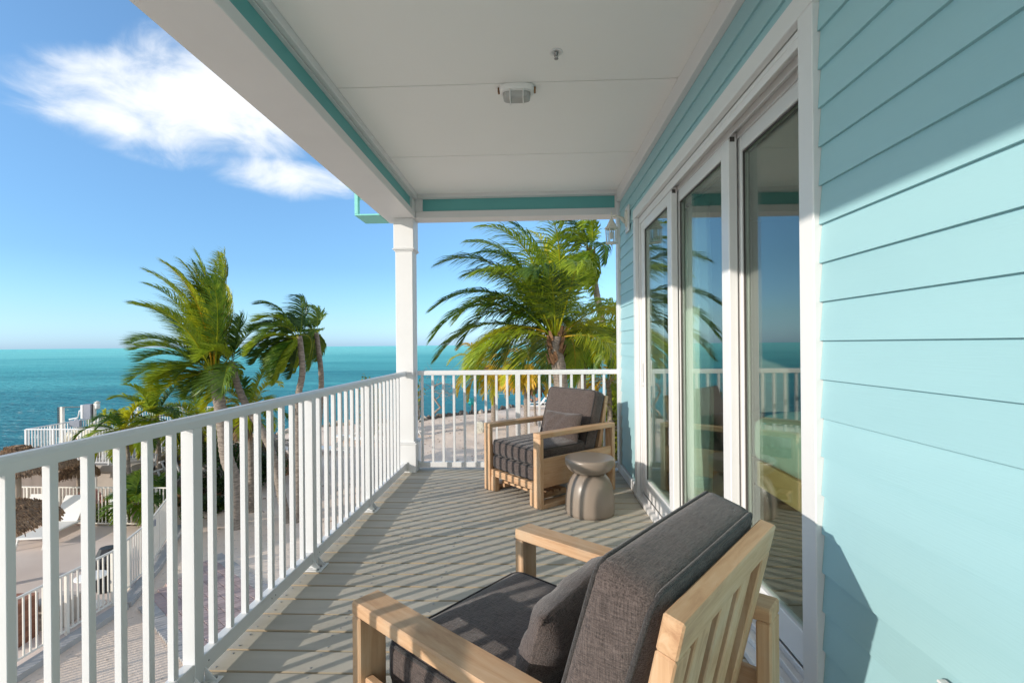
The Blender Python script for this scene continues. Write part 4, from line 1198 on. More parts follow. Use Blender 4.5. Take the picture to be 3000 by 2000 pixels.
def lounger(label, loc, rz, group, back=48, cat='lounger', name='sun_lounger'):
    t = thing(name, label, cat, loc, rz, group)
    w = .66; fr = M['sling']
    for s in (-1, 1): MB().bbox(s*w/2-.02, s*w/2+.02, -.62, 1.28, .30, .345, .006).build('side_rail', fr, t)
    MB().bbox(-w/2+.0205, w/2-.0205, -.60, .64*1.0, .335, .347, .003).build('sling_seat', M['sling'], t)
    MB().bbox(-w/2+.0205, w/2-.0205, -.62, -.585, .30, .334, .003).build('cross_bar', fr, t)
    for (y0, y1) in ((-.5, -.42), (1.02, 1.22)):
        for s in (-1, 1):
            MB().tube([(s*w/2, y0, .30), (s*(w/2+.01), y1 if y1 > 1 else y0-.1, .0)], [.026, .022], 8).build('leg', fr, t)
    T = Matrix.Translation((0, .62, .345)) @ Matrix.Rotation(math.radians(back), 4, 'X')
    b = MB().bbox(-w/2+.01, w/2-.01, 0, .78, -.012, .012, .006, T=T); b.build('backrest', M['sling'], t)
    e = T @ Vector((0, .5, -.02))
    b = MB()
    for s in (-1, 1): b.tube([(s*(w/2-.03), e.y, e.z), (s*(w/2-.03), 1.05, .34)], .014, 6)
    b.tube([(-(w/2-.03), 1.05, .34), ((w/2-.03), 1.05, .34)], .014, 6); b.build('backrest_prop', fr, t)
    return t


a = onz(195, 1545, G+.06)
pl_ang = facing(-.45, -.85)
L0 = lounger('white sling pool lounger right of the parasol pole, back raised', tuple(onz(192, 1526, G+.41).xy+Vector((.62*math.sin(math.radians(8)), -.62*math.cos(math.radians(8)))))+(G+.06,), math.radians(8), 'white loungers by the pool', 55)
L1 = copy_tree(L0); q_ = onz(88, 1522, G+.41); L1.location = (q_.x+.09, q_.y-.61, G+.06); L1['label'] = 'white sling pool lounger left of the other one, partly behind the lower thatch'

# beach loungers
bl = [((290, 845), 95, 'low white beach lounger farthest left on the sand, seen between balusters'), ((760, 840), 100, 'white beach lounger second from the left on the sand'),
      ((1060, 670), 95, 'white beach lounger near the shoreline rocks with its back raised'), ((1320, 700), 88, 'white beach lounger just right of the one nearest the rocks'),
      ((1700, 560), 80, 'white beach lounger close to the white column'), ((1860, 590), 85, 'rightmost white beach lounger behind the column')]
for (x, y), rz, lab in bl:
    p = onz(740+x/4.704, 1150+y/4.704, G)
    c = copy_tree(L0); c.location = (p.x+.9, p.y, G-.02); c.rotation_euler = (0, 0, math.radians(-rz)); c['label'] = lab; c['group'] = 'white loungers on the beach'
    if p.y > 26:
        pass
# lounger with the sunbather
sp_ = onz(1200+1740/4.704, 1050+655/4.704, G)
c = copy_tree(L0); c.location = (sp_.x, sp_.y, G); c.rotation_euler = (0, 0, math.radians(-88)); c['label'] = 'white beach lounger with a sunbather lying on it'; c['group'] = 'white loungers on the beach'
c = copy_tree(L0); c.location = (sp_.x-.3, sp_.y-2.2, G); c.rotation_euler = (0, 0, math.radians(-86)); c['label'] = 'empty white beach lounger in front of the sunbather'; c['group'] = 'white loungers on the beach'
for ch in c.children:
    if ch.name.startswith('backrest') and not ch.name.startswith('backrest_prop'): pass


def skin_body(name, nodes, edges, mt, parent=None, sub=2):
    me = bpy.data.meshes.new(name); me.from_pydata([n[:3] for n in nodes], edges, []); me.materials.append(mt)
    o = obj(name, me, parent)
    md = o.modifiers.new('skin', 'SKIN'); md.use_smooth_shade = True
    for i, n in enumerate(nodes): me.skin_vertices[0].data[i].radius = (n[3], n[3] if len(n) < 5 else n[4])
    me.skin_vertices[0].data[0].use_root = True
    s = o.modifiers.new('sub', 'SUBSURF'); s.levels = sub; s.render_levels = sub
    return o


# person: lying, head toward +x (right), knees up, arms holding a book
pn = [(0, 0, .47, .12, .15), (.18, 0, .50, .12, .14), (.40, 0, .64, .13, .16), (.56, 0, .78, .07), (.64, 0, .88, .085), (.72, 0, .98, .09),    # pelvis..head (0-5)
      (-.02, .10, .46, .09), (-.40, .11, .82, .065), (-.72, .11, .46, .045), (-.84, .11, .40, .035),                                              # left leg 6-9
      (-.02, -.10, .46, .09), (-.34, -.12, .90, .065), (-.60, -.12, .50, .045), (-.74, -.12, .42, .035),                                           # right leg 10-13
      (.48, .18, .70, .055), (.28, .26, .72, .04), (.22, .12, .94, .03), (.18, .07, .99, .028),                                                    # arm 14-17
      (.48, -.18, .70, .055), (.28, -.26, .72, .04), (.22, -.12, .94, .03), (.18, -.07, .99, .028)]
pe = [(0, 1), (1, 2), (2, 3), (3, 4), (4, 5), (0, 6), (6, 7), (7, 8), (8, 9), (0, 10), (10, 11), (11, 12), (12, 13), (2, 14), (14, 15), (15, 16), (16, 17), (2, 18), (18, 19), (19, 20), (20, 21)]
pr_ = thing('person', 'sunbather lying on a beach lounger with bent knees, holding a book', 'person', (sp_.x-.28, sp_.y, G-.02), 0)
skin_body('body', pn, pe, M['skin'], pr_)
MB().lathe([(.02, 1.10), (.08, 1.07), (.11, .99), (.105, .92), (.05, .87)], 12, (.76, 0, 0)).build('hair', M['hair'], pr_)
b = T_box(soft_box(.34, .36, .27, 6, .1, .02, 5), Matrix.Translation((.02, 0, .48))); b.build('swimsuit', M['swim'], pr_)
MB().bbox(.10, .125, -.11, .11, .92, 1.16, .004).build('book', M['bookp'], pr_)

# teal disc marker at the shore
p = ony(1200+862/4.704, 1050+598/4.704, 39.0); b0_ = ony(1200+862/4.704, 1050+730/4.704, 39.0)
t = thing('round_marker', 'teal round marker on a wooden post at the waterline', 'marker', (p.x, 39.0, G))
b = MB().lathe([(.34, -.02), (.34, .02)], 24); T_box(b, Matrix.Translation((0, 0, p.z-G)) @ Matrix.Rotation(math.radians(90), 4, 'X')); b.build('disc', M['tealsign'], t)
MB().tube([(0, .05, -.3), (0, .05, p.z-G-.2)], .09, 8).build('post', M['trunk'], t)

# litter bin
t = thing('litter_bin', 'black octagonal slatted litter bin standing inside the pool fence', 'bin', (-9.50, 10.55, G+.06))
MB().lathe([(.19, 0), (.20, .04), (.21, .62), (.225, .64)], 8, smooth=False).build('body', M['bin'], t)
sl = MB()
sm_ = MB().bbox(-.018, .018, -.006, .006, .06, .62, .002).mesh('slat', M['bin'])
for k in range(24):
    a = math.pi*2*k/24; o = obj('slat', sm_, t, (.212*math.cos(a), .212*math.sin(a), 0), a+math.pi/2)
MB().lathe([(.235, .6405), (.235, .72), (.15, .93), (.14, .95)], 8, smooth=False).build('lid', M['bin'], t)

# pool rules sign
sA = ony(260+383/6.03, 1300+858/6.03, 14.28); sB = ony(260+692/6.03, 1300+1375/6.03, 14.28)
t = thing('pool_sign', 'white and blue pool rules sign hanging on the back fence', 'sign', ((sA.x+sB.x)/2, 14.27, (sA.z+sB.z)/2))
sw, shh = sB.x-sA.x, sA.z-sB.z
MB().bbox(-sw/2, sw/2, -.006, .006, -shh/2, shh/2, .002).build('panel', M['signw'], t)
MB().box(-sw/2+.01, sw/2-.01, -.009, -.0065, -shh/2+.01, -shh/2+shh*.125).build('blue_band', M['blue'], t)


def text(parent, s, size, x, z, mt, y=-.012, align='CENTER', name='lettering', wide=1.0):
    cu = bpy.data.curves.new(name, 'FONT'); cu.body = s; cu.size = size; cu.align_x = align; cu.extrude = .001; cu.materials.append(mt); cu.offset = size*.02
    tmp = bpy.data.objects.new(name, cu); me_t = bpy.data.meshes.new_from_object(tmp); me_t.name = name; bpy.data.objects.remove(tmp)
    o = bpy.data.objects.new(name, me_t); COL.objects.link(o); o.parent = parent; o.location = (x, y, z); o.rotation_euler = (math.radians(90), 0, 0); o.scale = (wide, 1, 1)
    return o


text(t, 'WARNING', .118, 0, -shh/2+.026, M['signw'], wide=.93)
text(t, 'POOL', .085, -sw/2+.015, shh/2-.095, M['blue'], align='LEFT')
b = MB()
r = random.Random(5)
for k in range(11):
    zz = shh/2-.15-k*.046
    if zz < -shh/2+.16: break
    b.box(-sw/2+.04, -sw/2+.04+sw*r.uniform(.5, .85), -.008, -.0065, zz-.008, zz)
tag(b.build('small_print', M['blue'], t), kind='stuff')

# hose, bench, table
t = thing('coiled_hose', 'pink coiled hose hanging behind the back pool fence', 'hose', (ony(265, 1480, 14.9).x, 14.9, ony(280, 1450, 14.9).z-.0))
b = MB()
for k in range(14):
    R_ = .22+.022*k; cx0 = r.uniform(-.03, .03); b.tube([(cx0+R_*math.cos(a)*.95, r.uniform(-.02, .02)+.02*k*0, -.28+R_*math.sin(a)) for a in [2*math.pi*q/28 for q in range(29)]], .017, 6, cap=False)
b.build('hose_coil', M['pink'], t)
MB().tube([(0, .06, .1), (0, .06, G-t.location.z)], .03, 8).build('stand', M['timber'], t)
t = thing('slatted_bench', 'red brown slatted wooden bench box on the shaded terrace at the lower left', 'bench', (-10.05, 8.5, G+.06), math.radians(8))
for k in range(6): MB().bbox(-.75, .75, -.30, -.275, .08+k*.115, .18+k*.115, .006).build('slat', M['redwood'], t)
for k in range(5): MB().bbox(-.76, .76, -.27+k*.11, -.17+k*.11, .775, .80, .004).build('seat_slat', M['redwood'], t)
for X in (-.72, .72): MB().bbox(X-.03, X+.03, -.27, .28, .0, .774, .004).build('leg', M['redwood'], t)
t = thing('round_table', 'small white round table on the terrace near the litter bin', 'table', (-9.25, 9.88, G+.06))
MB().lathe([(.26, .60), (.28, .61), (.28, .63), (.26, .64)], 28).build('table_top', M['sling'], t)
MB().lathe([(.03, .03), (.03, .5995)], 10).build('stem', M['sling'], t)
MB().lathe([(.24, 0), (.22, .029)], 20).build('foot', M['sling'], t)
t = thing('planter_box', 'low beige plaster planter box beside the slatted bench', 'planter', (-9.38, 9.25, G+.06))
MB().bbox(-.30, .30, -.28, .28, 0, .50, .02).build('body', M['plaster'], t)

# ------------------------------------------------------------------ palms


def frond_mesh(name, mt, L_, az, el, wind, droop, seed, npair=46, leafL=.62, width=.035, hang=.5, lw=1.0):
    r = random.Random(seed)
    N_ = 16; ds = L_/N_
    d = Vector((math.cos(az)*math.cos(el), math.sin(az)*math.cos(el), math.sin(el)))
    p = Vector((0, 0, 0)); pts = [p.copy()]; dirs = [d.copy()]
    for i in range(N_):
        f = (i+1)/N_
        d = (d+Vector((0, 0, -droop*f*1.3/N_*4))+wind*(f*.9/N_*4)).normalized()
        p = p+d*ds; pts.append(p.copy()); dirs.append(d.copy())
    b = MB(); b.tube(pts, [max(.003, .022*(1-i/N_)**.8*(L_/2.6)) for i in range(N_+1)], 4, 1)
    V_, F_ = [], []
    for k in range(npair):
        f = .16+.84*(k+.5)/npair; x = f*N_; i = min(int(x), N_-1); u = x-i
        q = pts[i].lerp(pts[i+1], u); tg = dirs[i].lerp(dirs[i+1], u).normalized()
        side = tg.cross(Vector((0, 0, 1)))
        if side.length < .15: side = tg.cross(wind.normalized() if wind.length > .01 else Vector((1, 0, 0)))
        side.normalize(); upv = side.cross(tg).normalized()
        prof = min(1, (f/.35)**.6)*(1-max(0, (f-.55)/.45)**1.6*.72)
        for s in (-1, 1):
            ll = leafL*prof*r.uniform(.82, 1.1)
            ang = math.radians(62-38*f+r.uniform(-7, 7))
            dl = (tg*math.cos(ang)+side*s*math.sin(ang)+upv*(.28+r.uniform(-.1, .1))).normalized()
            w = width*(.6+.6*prof)*r.uniform(.85, 1.15)
            n_seg = 3; c = q.copy(); wdir = tg.cross(dl).cross(dl).normalized(); wdir = (wdir+upv*r.uniform(-.35, .35)).normalized()
            o = len(V_)
            for sg in range(n_seg+1):
                ff = sg/n_seg; ww = w*(.55 if sg == 0 else (1.0 if sg == 1 else (.72 if sg == 2 else .06)))*.5
                V_.append(c-wdir*ww); V_.append(c+wdir*ww)
                if sg < n_seg:
                    F_.append((o+2*sg, o+2*sg+1, o+2*sg+3, o+2*sg+2))
                    dl = (dl+Vector((0, 0, -hang*.75*(ff+.35)))+wind*(1.1*lw*(ff+.3))+Vector((r.uniform(-.1, .1), r.uniform(-.1, .1), r.uniform(-.1, .1)))).normalized()
                    c = c+dl*(ll/n_seg)
    b.add(V_, F_, 0)
    me = b.mesh(name, [mt, M['leafy'] if mt in (M['leafy'], M['leafl']) else M['leafl']]); return me


def palm(label, trunk_px, Y, n, L_, seed, r0, r1, wind=(-.30, -.05, .0), leafm='leafg', mix=None, leafL=.62, els=(82, -30), azs=None, droop=.55, hang=.45, group='palms on the beach', base_z=None, lean_y=0.0, dead=0, npair=46, width=.035, fibre=False, name='palm_tree', crown_off=(0, 0, 0), lw=1.0, epow=.9, low=1.0, clear_front=0, lefty=False, thin_right=False):
    r = random.Random(seed)
    pts = [ony(x, y, Y+lean_y*i/max(1, len(trunk_px)-1)) for i, (x, y) in enumerate(trunk_px)]
    if base_z is None: pts[0] = Vector((pts[0].x, pts[0].y, min(pts[0].z, G-.15)))
    base = pts[0].copy()
    t = thing(name, label, 'palm', (base.x, base.y, base.z), 0, group)
    # smooth path
    P_ = []
    rel = [p-base for p in pts]
    ext = [rel[0]*2-rel[1]]+rel+[rel[-1]*2-rel[-2]]
    for i in range(1, len(ext)-2):
        for k in range(7):
            u = k/7; a, b_, c, d_ = ext[i-1], ext[i], ext[i+1], ext[i+2]
            P_.append(.5*((2*b_)+(c-a)*u+(2*a-5*b_+4*c-d_)*u*u+(-a+3*b_-3*c+d_)*u**3))
    P_.append(rel[-1])
    # ringed trunk
    D = []; R_ = []; tot = sum((P_[i+1]-P_[i]).length for i in range(len(P_)-1)); acc = 0
    for i in range(len(P_)-1):
        sgm = (P_[i+1]-P_[i]).length; nn = max(1, int(sgm/.07))
        for k in range(nn):
            f = (acc+sgm*k/nn)/tot; D.append(P_[i].lerp(P_[i+1], k/nn)); R_.append((r0+(r1-r0)*f)*(1+.55*math.exp(-f*tot/.28))*(1.0+(.055 if len(D) % 2 else -.03)))
        acc += sgm
    D.append(P_[-1]); R_.append(r1)
    tr = MB().tube(D, R_, 12).build('trunk', M['trunk'], t)
    top = P_[-1]+Vector(crown_off)
    if fibre:
        fb_ = MB()
        for k in range(46):
            a = r.uniform(0, 6.28); z0 = r.uniform(-.75, .05); rr0 = r1*1.05
            o0 = Vector((math.cos(a)*rr0, math.sin(a)*rr0, z0)); o1 = o0+Vector((math.cos(a)*.09, math.sin(a)*.09, .22)); sd = Vector((-math.sin(a), math.cos(a), 0))*.07
            fb_.add([top+o0-sd, top+o0+sd, top+o1+sd*.5, top+o1-sd*.5, top+o0+Vector((math.cos(a)*.03, math.sin(a)*.03, -.06))], [(0, 1, 2, 3), (0, 4, 1)])
        fb_.build('boot_fibre', M['fibre'], t)
    W = Vector(wind)
    for k in range(n):
        f = (k+.5)/n
        el = math.radians(els[0]+(els[1]-els[0])*f**epow+r.uniform(-7, 7))
        az = (k*2.39996+r.uniform(-.25, .25)) if azs is None else math.radians(azs[0]+(azs[1]-azs[0])*((k*.618034) % 1)+r.uniform(-8, 8))
        if thin_right and f < .40 and math.cos(az) > .25: continue
        if lefty and f > .5 and (math.cos(az) > -.1 or -math.sin(az) > .75): continue
        if clear_front and f > .45 and -math.sin(az) > clear_front: continue
        mt = leafm
        if mix: 
            for nm, pr in mix:
                if r.random() < pr: mt = nm
        if f > .8 and leafm == 'leafg' and r.random() < .5: mt = 'leafl'
        me = frond_mesh('frond', M[mt], L_*r.uniform(.85, 1.1)*(1+(low-1)*f)*(.8+.2*math.sin(math.pi*min(1, f+.2))), az, el, W*r.uniform(.6, 1.3), droop*r.uniform(.8, 1.2)*(1+.8*f), seed*100+k, npair, leafL*r.uniform(.9, 1.1), width, hang, lw)
        o = obj('frond', me, t, top+Vector((math.cos(az)*r1*.6, math.sin(az)*r1*.6, r.uniform(-.12, .08))))
    for k in range(dead):
        az = r.uniform(0, 6.28)
        me = frond_mesh('dead_frond', M['dry'], L_*.55*r.uniform(.8, 1.1), az, math.radians(-60+r.uniform(-12, 12)), W*.3, .6, seed*100+60+k, 26, leafL*.8, width*.8, .8)
        o = obj('dead_frond', me, t, top+Vector((math.cos(az)*r1, math.sin(az)*r1, -.15)))
    if False:   # coconuts / flower stalk base
        cm = MB()
        for k in range(7):
            a = k*.9; cm.lathe([(.02, -.09), (.075, -.05), (.085, 0), (.06, .06), (.01, .09)], 8, tuple(top+Vector((math.cos(a)*(r1+.08), math.sin(a)*(r1+.08), -.16+.05*math.sin(k*3)))))
        cm.build('fruit_cluster', M['leafl'], t)
    return t


gL = 'windblown palms on the left of the beach'
gR = 'palms beyond the far railing'
palm('tallest windblown palm on the left with a thick pale trunk and huge swept crown', [(694, 1540), (684, 1406), (664, 1338), (650, 1225), (628, 1085)], 14.45, 60, 3.75, 11, .20, .155, (-.19, -.05, .03), els=(100, -12), azs=(45, 315), leafL=.85, droop=.30, hang=.25, width=.023, lw=3.8, epow=1.2, low=.5, clear_front=.8, lefty=True, group=gL, mix=[('leafl', .40), ('leafd', .08)], dead=0, npair=84)
palm('palm with a thin leaning curved trunk crossing behind the big windblown palm', [(843, 1532), (800, 1338), (767, 1262), (725, 1195), (697, 1130), (678, 1060)], 14.9, 13, 1.75, 12, .13, .095, (-.24, .0, .04), els=(88, -45), azs=(50, 310), leafL=.75, lw=2.5, group=gL, mix=[('leafd', .45)], droop=.5, hang=.35)
me_ = palm('short palm with brown hanging dead fronds behind the railing on the left', [(738, 1497), (736, 1400), (732, 1300), (722, 1200)], 15.84, 15, 1.75, 13, .12, .09, (-.22, 0, .0), els=(80, -28), leafL=.5, group=gL, leafm='leafg', mix=[('leafl', .5)], dead=7)
palm('slender palm with a dark green windblown crown over the sea, nearer of the pair', [(868, 1530), (873, 1380), (872, 1250), (874, 1160), (886, 1090), (880, 1010), (876, 985)], 14.96, 24, 1.7, 14, .12, .085, (-.42, 0, .03), els=(85, -55), azs=(80, 285), leafL=.66, width=.030, lw=2.8, npair=60, group=gL, leafm='leafd', mix=[('leafg', .55)], droop=.6, hang=.5)
palm('slender dark trunk palm just right of and behind its darker neighbour', [(930, 1455), (929, 1300), (938, 1200), (941, 1100), (930, 1000), (926, 975)], 18.0, 17, 1.7, 15, .12, .085, (-.45, 0, .0), els=(80, -60), azs=(80, 290), leafL=.6, width=.042, group=gL, leafm='leafd', mix=[('leafg', .3)], droop=.7, hang=.5)
palm('low palm with fronds curling up over the railing left of the bright lime one', [(462, 1420), (464, 1330), (458, 1262), (450, 1225)], 16.3, 17, 1.75, 16, .09, .07, (-.24, 0, .05), els=(85, -25), leafL=.5, group=gL, leafm='leafd', mix=[('leafg', .3), ('leafl', .25)], width=.04)
palm('small leafy palm in front of the raised terrace railing', [(380, 1410), (376, 1345), (368, 1290), (356, 1262)], 15.2, 13, 1.35, 17, .055, .045, (-.16, 0, .0), els=(75, -30), leafL=.42, group=gL, leafm='leafl', mix=[('leafg', .5)])
palm('bright lime yellow palm crown just above the near railing', [(600, 1440), (598, 1360), (590, 1290), (580, 1248)], 18.2, 18, 1.9, 18, .10, .08, (-.20, 0, .05), els=(80, -30), leafL=.58, group=gL, leafm='leafl', mix=[('leafy', .25)], dead=3)
palm('small tufted palm on the raised terrace beside the electrical box', [(302, 1290), (302, 1262), (302, 1235)], 19.0, 9, .6, 19, .05, .04, (-.1, 0, 0), els=(85, 10), leafL=.25, group=gL, leafm='leafl', base_z=1, npair=22)
palm('dark green fan leaved palm in front of the pool fence sign', [(395, 1528), (394, 1500), (392, 1470)], 14.05, 18, .85, 20, .06, .05, (-.12, 0, 0), els=(80, -20), leafL=.42, group=gL, leafm='leafd', mix=[('leafg', .5)], base_z=1, npair=26, width=.04)
palm('leafy low palm behind the pool fence corner', [(470, 1500), (470, 1470), (468, 1440)], 14.95, 14, .9, 21, .06, .05, (-.12, 0, 0), els=(75, -25), leafL=.4, group=gL, leafm='leafd', mix=[('leafg', .4)], base_z=1, npair=26)

# right hand palms
palm('largest palm beyond the far railing with a wide drooping crown and shaggy neck', [(1652, 1500), (1648, 1250), (1640, 1100), (1628, 1020), (1628, 985)], 12.5, 58, 3.5, 31, .205, .17, (-.22, -.02, .05), els=(86, 5), azs=(20, 340), leafL=1.05, lw=1.6, clear_front=.55, thin_right=True, group=gR, leafm='leafg', mix=[('leafl', .35), ('leafd', .10)], droop=.52, hang=.95, npair=80, width=.029, fibre=True)
palm('tall slim palm rising above the others to the beam', [(1800, 1330), (1795, 1090), (1779, 1010), (1762, 930), (1746, 850), (1736, 790), (1732, 735)], 22.0, 22, 2.6, 32, .17, .14, (-.35, 0, -.02), els=(85, -55), azs=(70, 300), leafL=.9, width=.05, lw=2, group=gR, leafm='leafd', mix=[('leafg', .5)], droop=.8, hang=.7, fibre=True)
palm('leftmost golden yellow young palm beyond the far railing', [(1446, 1236), (1446, 1180), (1438, 1120), (1424, 1075)], 33.5, 19, 3.3, 33, .20, .13, (-.14, 0, 0), els=(70, -35), leafL=.85, group=gR, leafm='leafy', mix=[('leafl', .3)], droop=.75, hang=.5, width=.06, npair=34)
palm('golden yellow palm whose crown touches the railing post', [(1544, 1290), (1542, 1200), (1541, 1120), (1538, 1072)], 30.0, 18, 2.7, 34, .18, .12, (-.12, 0, 0), els=(75, -35), leafL=.8, group=gR, leafm='leafy', mix=[('leafl', .3)], droop=.8, hang=.6, width=.06, npair=34, dead=4)
palm('thin young palm with dried fronds left of the armchair back', [(1570, 1240), (1566, 1170), (1564, 1110)], 33.0, 9, 1.7, 35, .09, .06, (-.1, 0, 0), els=(60, -40), leafL=.6, group=gR, leafm='leafy', mix=[('dry', .5)], droop=.8, width=.06, npair=26, dead=5)
palm('dense dark palm with hanging dead fronds right of the big trunk', [(1706, 1290), (1704, 1150), (1700, 1040), (1700, 990)], 19.0, 20, 2.2, 36, .20, .17, (-.10, 0, 0), els=(70, -60), leafL=.65, group=gR, leafm='leafd', mix=[('leafg', .5), ('leafl', .15)], droop=.7, hang=.5, dead=9, width=.045, fibre=True)
palm('green palm crown at the right edge against the corner of the house', [(1836, 1290), (1832, 1080), (1828, 950)], 17.0, 15, 1.9, 37, .16, .13, (-.15, 0, 0), els=(80, -50), leafL=.7, group=gR, leafm='leafl', mix=[('leafg', .6)], droop=.7, hang=.6)
palm('low palm with arching yellow tipped fronds beside the tall slim trunk', [(1790, 1290), (1786, 1180), (1780, 1110)], 20.5, 13, 2.3, 38, .12, .10, (-.25, 0, 0), els=(70, -30), leafL=.65, group=gR, leafm='leafl', mix=[('leafy', .35)], droop=.7)

# ------------------------------------------------------------------ shrubs


def shrub(name, label, c, size, n, seed, mt, ls=.10, group=None, branches=9, cat='shrub', bmt='branch'):
    r = random.Random(seed)
    t = thing(name, label, cat, c, 0, group)
    bb = MB(); tips = []
    for k in range(branches):
        a = r.uniform(0, 6.28); p = Vector((0, 0, -.1)); pts = [p]
        e = Vector((math.cos(a)*size[0]*r.uniform(.2, .95), math.sin(a)*size[1]*r.uniform(.2, .95), size[2]*r.uniform(.5, .95)))
        for q in range(1, 5): pts.append(e*(q/4)+Vector((r.uniform(-.1, .1), r.uniform(-.1, .1), r.uniform(-.06, .06)))*size[2]*.5)
        bb.tube(pts, [.035, .028, .02, .014, .006], 5); tips += pts[2:]
    bb.build('branch', M[bmt], t)
    b = MB(); V_ = []; F_ = []
    lobes = [(Vector((r.uniform(-.65, .65)*size[0], r.uniform(-.65, .65)*size[1], r.uniform(.25, .75)*size[2])), r.uniform(.28, .5)) for _ in range(9)]
    for k in range(n):
        lc, lr = r.choice(lobes); dv = Vector((r.gauss(0, 1), r.gauss(0, 1), r.gauss(0, 1))).normalized()*(r.random()**.4)
        p = lc+Vector((dv.x*size[0]*lr*1.2, dv.y*size[1]*lr*1.2, dv.z*size[2]*lr))
        if p.z < -.05: p.z = abs(p.z)*.3
        u = Vector((r.gauss(0, 1), r.gauss(0, 1), r.gauss(0, .6))).normalized(); w = u.cross(Vector((r.gauss(0, 1), r.gauss(0, 1), r.gauss(0, 1)))).normalized()
        L_ = ls*r.uniform(.6, 1.3); o = len(V_)
        V_ += [p-u*L_*.5, p+w*L_*.32, p+u*L_*.5, p-w*L_*.32]; F_.append((o, o+1, o+2, o+3))
    b.add(V_, F_); b.build('foliage', M[mt], t)
    return t


gs_ = 'shrubs along the back of the sand path'
hp = [((600, 1440), 17.0, (.9, .7, 1.6), 'shrub', 'dark leafy shrub just right of the fence corner'), ((650, 1440), 17.8, (1.0, .8, 1.9), 'shrub', 'dark shrub behind the big palm trunk'),
      ((700, 1425), 18.5, (1.1, .9, 1.7), 'shrub', 'dark shrub between the two left palm trunks'), ((760, 1420), 19.0, (1.2, .9, 1.6), 'shrub', 'dark round shrub at the right end of the hedge')]
for i, ((x, y), Y, sz, mt, lab) in enumerate(hp):
    p = ony(x, y, Y); shrub('hedge_shrub', lab, (p.x, Y, G), sz, 3400, 50+i, mt, .11, gs_)
# dried fronds heaped over the hedge
for i, ((x, y), Y, lab) in enumerate((((560, 1390), 17.2, 'heap of grey dried palm fronds behind the stair rails'), ((690, 1375), 19.4, 'heap of grey dried palm fronds on top of the hedge'), ((785, 1365), 20.5, 'small heap of grey dried fronds by the sand edge'))):
    p = ony(x, y, Y); t = thing('dry_frond_heap', lab, 'fronds', (p.x, Y, G+.2), 0, 'heaps of dried palm fronds')
    r = random.Random(i)
    MB().lathe([(1.0, -.3), (.9, .4), (.5, 1.0), (.1, 1.25)], 10).build('heap_core', M['fibre'], t)
    for k in range(15):
        az = r.uniform(0, 6.28); me = frond_mesh('dry_frond', M['greydry'], 1.7, az, math.radians(r.uniform(-5, 40)), Vector((-.1, 0, 0)), 1.0, 900+i*20+k, 26, .42, .04, .5)
        obj('dry_frond', me, t, (r.uniform(-.5, .5), r.uniform(-.4, .4), r.uniform(.6, 1.25)))
shrub('ground_shrub', 'low broad leaved ground shrub at the foot of the dark hedge', tuple(ony(640, 1470, 15.9).xy)+(G,), (1.3, .5, .55), 1500, 61, 'shrub', .12, gs_)
shrub('ground_shrub', 'small dark shrub at the foot of the fence corner post', tuple(ony(560, 1540, 14.3).xy)+(G,), (.35, .3, .9), 900, 62, 'shrub', .10, gs_)
shrub('fence_plant', 'leafy yellow green plant below the sign behind the pool fence', tuple(ony(305, 1520, 14.75).xy)+(G,), (.5, .3, .8), 800, 63, 'shruby', .13)
shrub('fence_plant', 'yellow green plant right of the sign behind the pool fence', tuple(ony(405, 1530, 14.75).xy)+(G,), (.4, .25, .7), 600, 64, 'shruby', .12)
p = ony(1806, 1240, 21.0); shrub('sea_grape_bush', 'tall yellow green sea grape bush between the armchair and the house corner', (p.x, 21, G), (1.5, 1.2, 3.4), 5200, 65, 'shruby', .17, branches=16)
p = ony(1740, 1240, 26.0); shrub('sea_grape_bush', 'lower sea grape bush behind the armchair back', (p.x, 26, G), (1.6, 1.2, 2.6), 3000, 66, 'shruby', .17, branches=16)
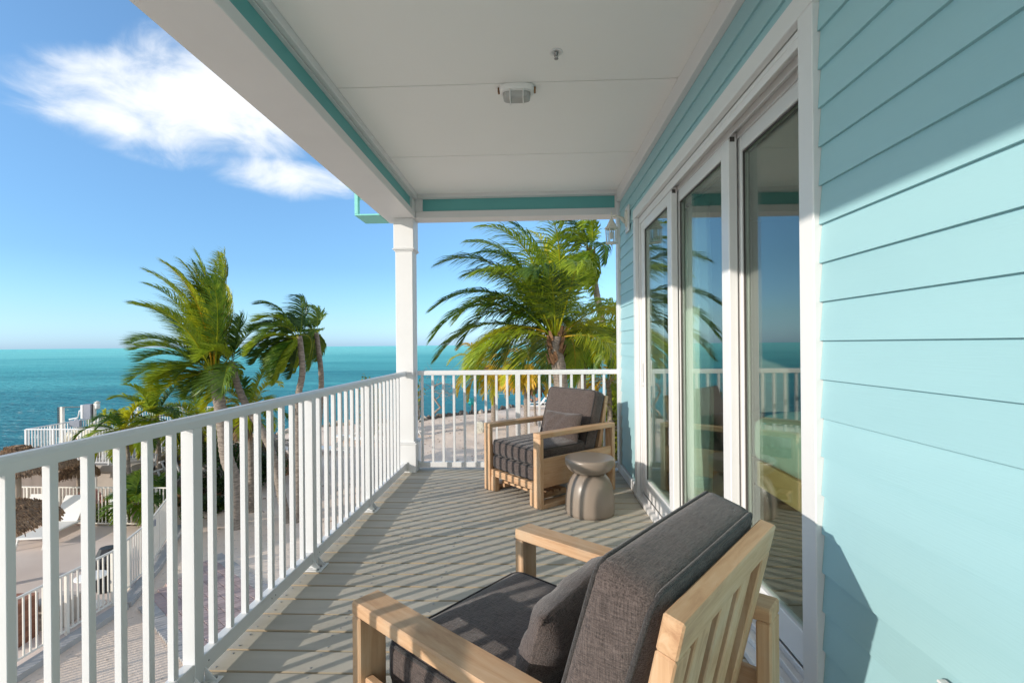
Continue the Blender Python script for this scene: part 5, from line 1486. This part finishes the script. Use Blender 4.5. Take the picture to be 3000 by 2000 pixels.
p = ony(1166, 1230, 30); shrub('sea_grape_bush', 'sparse sea grape bush seen between balusters left of the column', (p.x-1.6, 30, G), (.9, .9, 3.4), 900, 67, 'shruby', .20, branches=14)
p = onz(1262, 1222, G); 
# bare twisted bush at the waterline
t = thing('bare_bush', 'bare twisted grey branched bush leaning over the waterline right of the column', 'bush', (p.x, p.y, G))
r = random.Random(3); bb = MB()
base_pts = [(0, 0, -.2), (.25, 0, .3), (.75, 0, .75), (.35, 0, 1.3), (.1, 0, 1.9), (.3, 0, 2.4), (.9, 0, 2.6)]
bb.tube(base_pts, [.12, .11, .10, .08, .07, .06, .05], 7)


def twig(p, d, L_, rr, dep):
    pts = [p]; q = p.copy()
    for k in range(4):
        d = (d+Vector((r.gauss(0, .35), r.gauss(0, .35), r.gauss(0, .3)))).normalized(); q = q+d*L_/4; pts.append(q.copy())
    bb.tube(pts, [rr*(1-k*.2) for k in range(5)], 4)
    if dep > 0:
        for k in range(3): twig(pts[r.randrange(2, 5)], (d+Vector((r.gauss(0, .8), r.gauss(0, .8), r.gauss(0, .7)))).normalized(), L_*.62, rr*.55, dep-1)


for k in range(9):
    i = r.randrange(3, 7); twig(Vector(base_pts[i]), Vector((r.uniform(-.2, 1.2), r.uniform(-.6, .6), r.uniform(-.2, 1))).normalized(), 1.5, .03, 2)
bb.build('branch', M['branch'], t)
shrub('shore_twig', 'small leafy sapling beside the column at the waterline', (onz(1229, 1225, G).x, onz(1229, 1225, G).y, G), (.45, .45, 3.2), 160, 68, 'shruby', .22, branches=5)

# fallen coral sticks and small debris on the sand
db = MB(); r = random.Random(9)
for k in range(420):
    x = r.uniform(-14, 3); y = r.uniform(14, 38)
    a = r.uniform(0, 3.14); L_ = r.uniform(.03, .14); h = float(ground_h(np.array([x]), np.array([y]))[0])
    db.tube([(x, y, h+.01), (x+math.cos(a)*L_, y+math.sin(a)*L_, h+.02)], .012, 4)
tag(db.build('beach_debris', M['fibre']), 'small dry twigs and leaves scattered over the sand', 'debris', None, 'stuff')
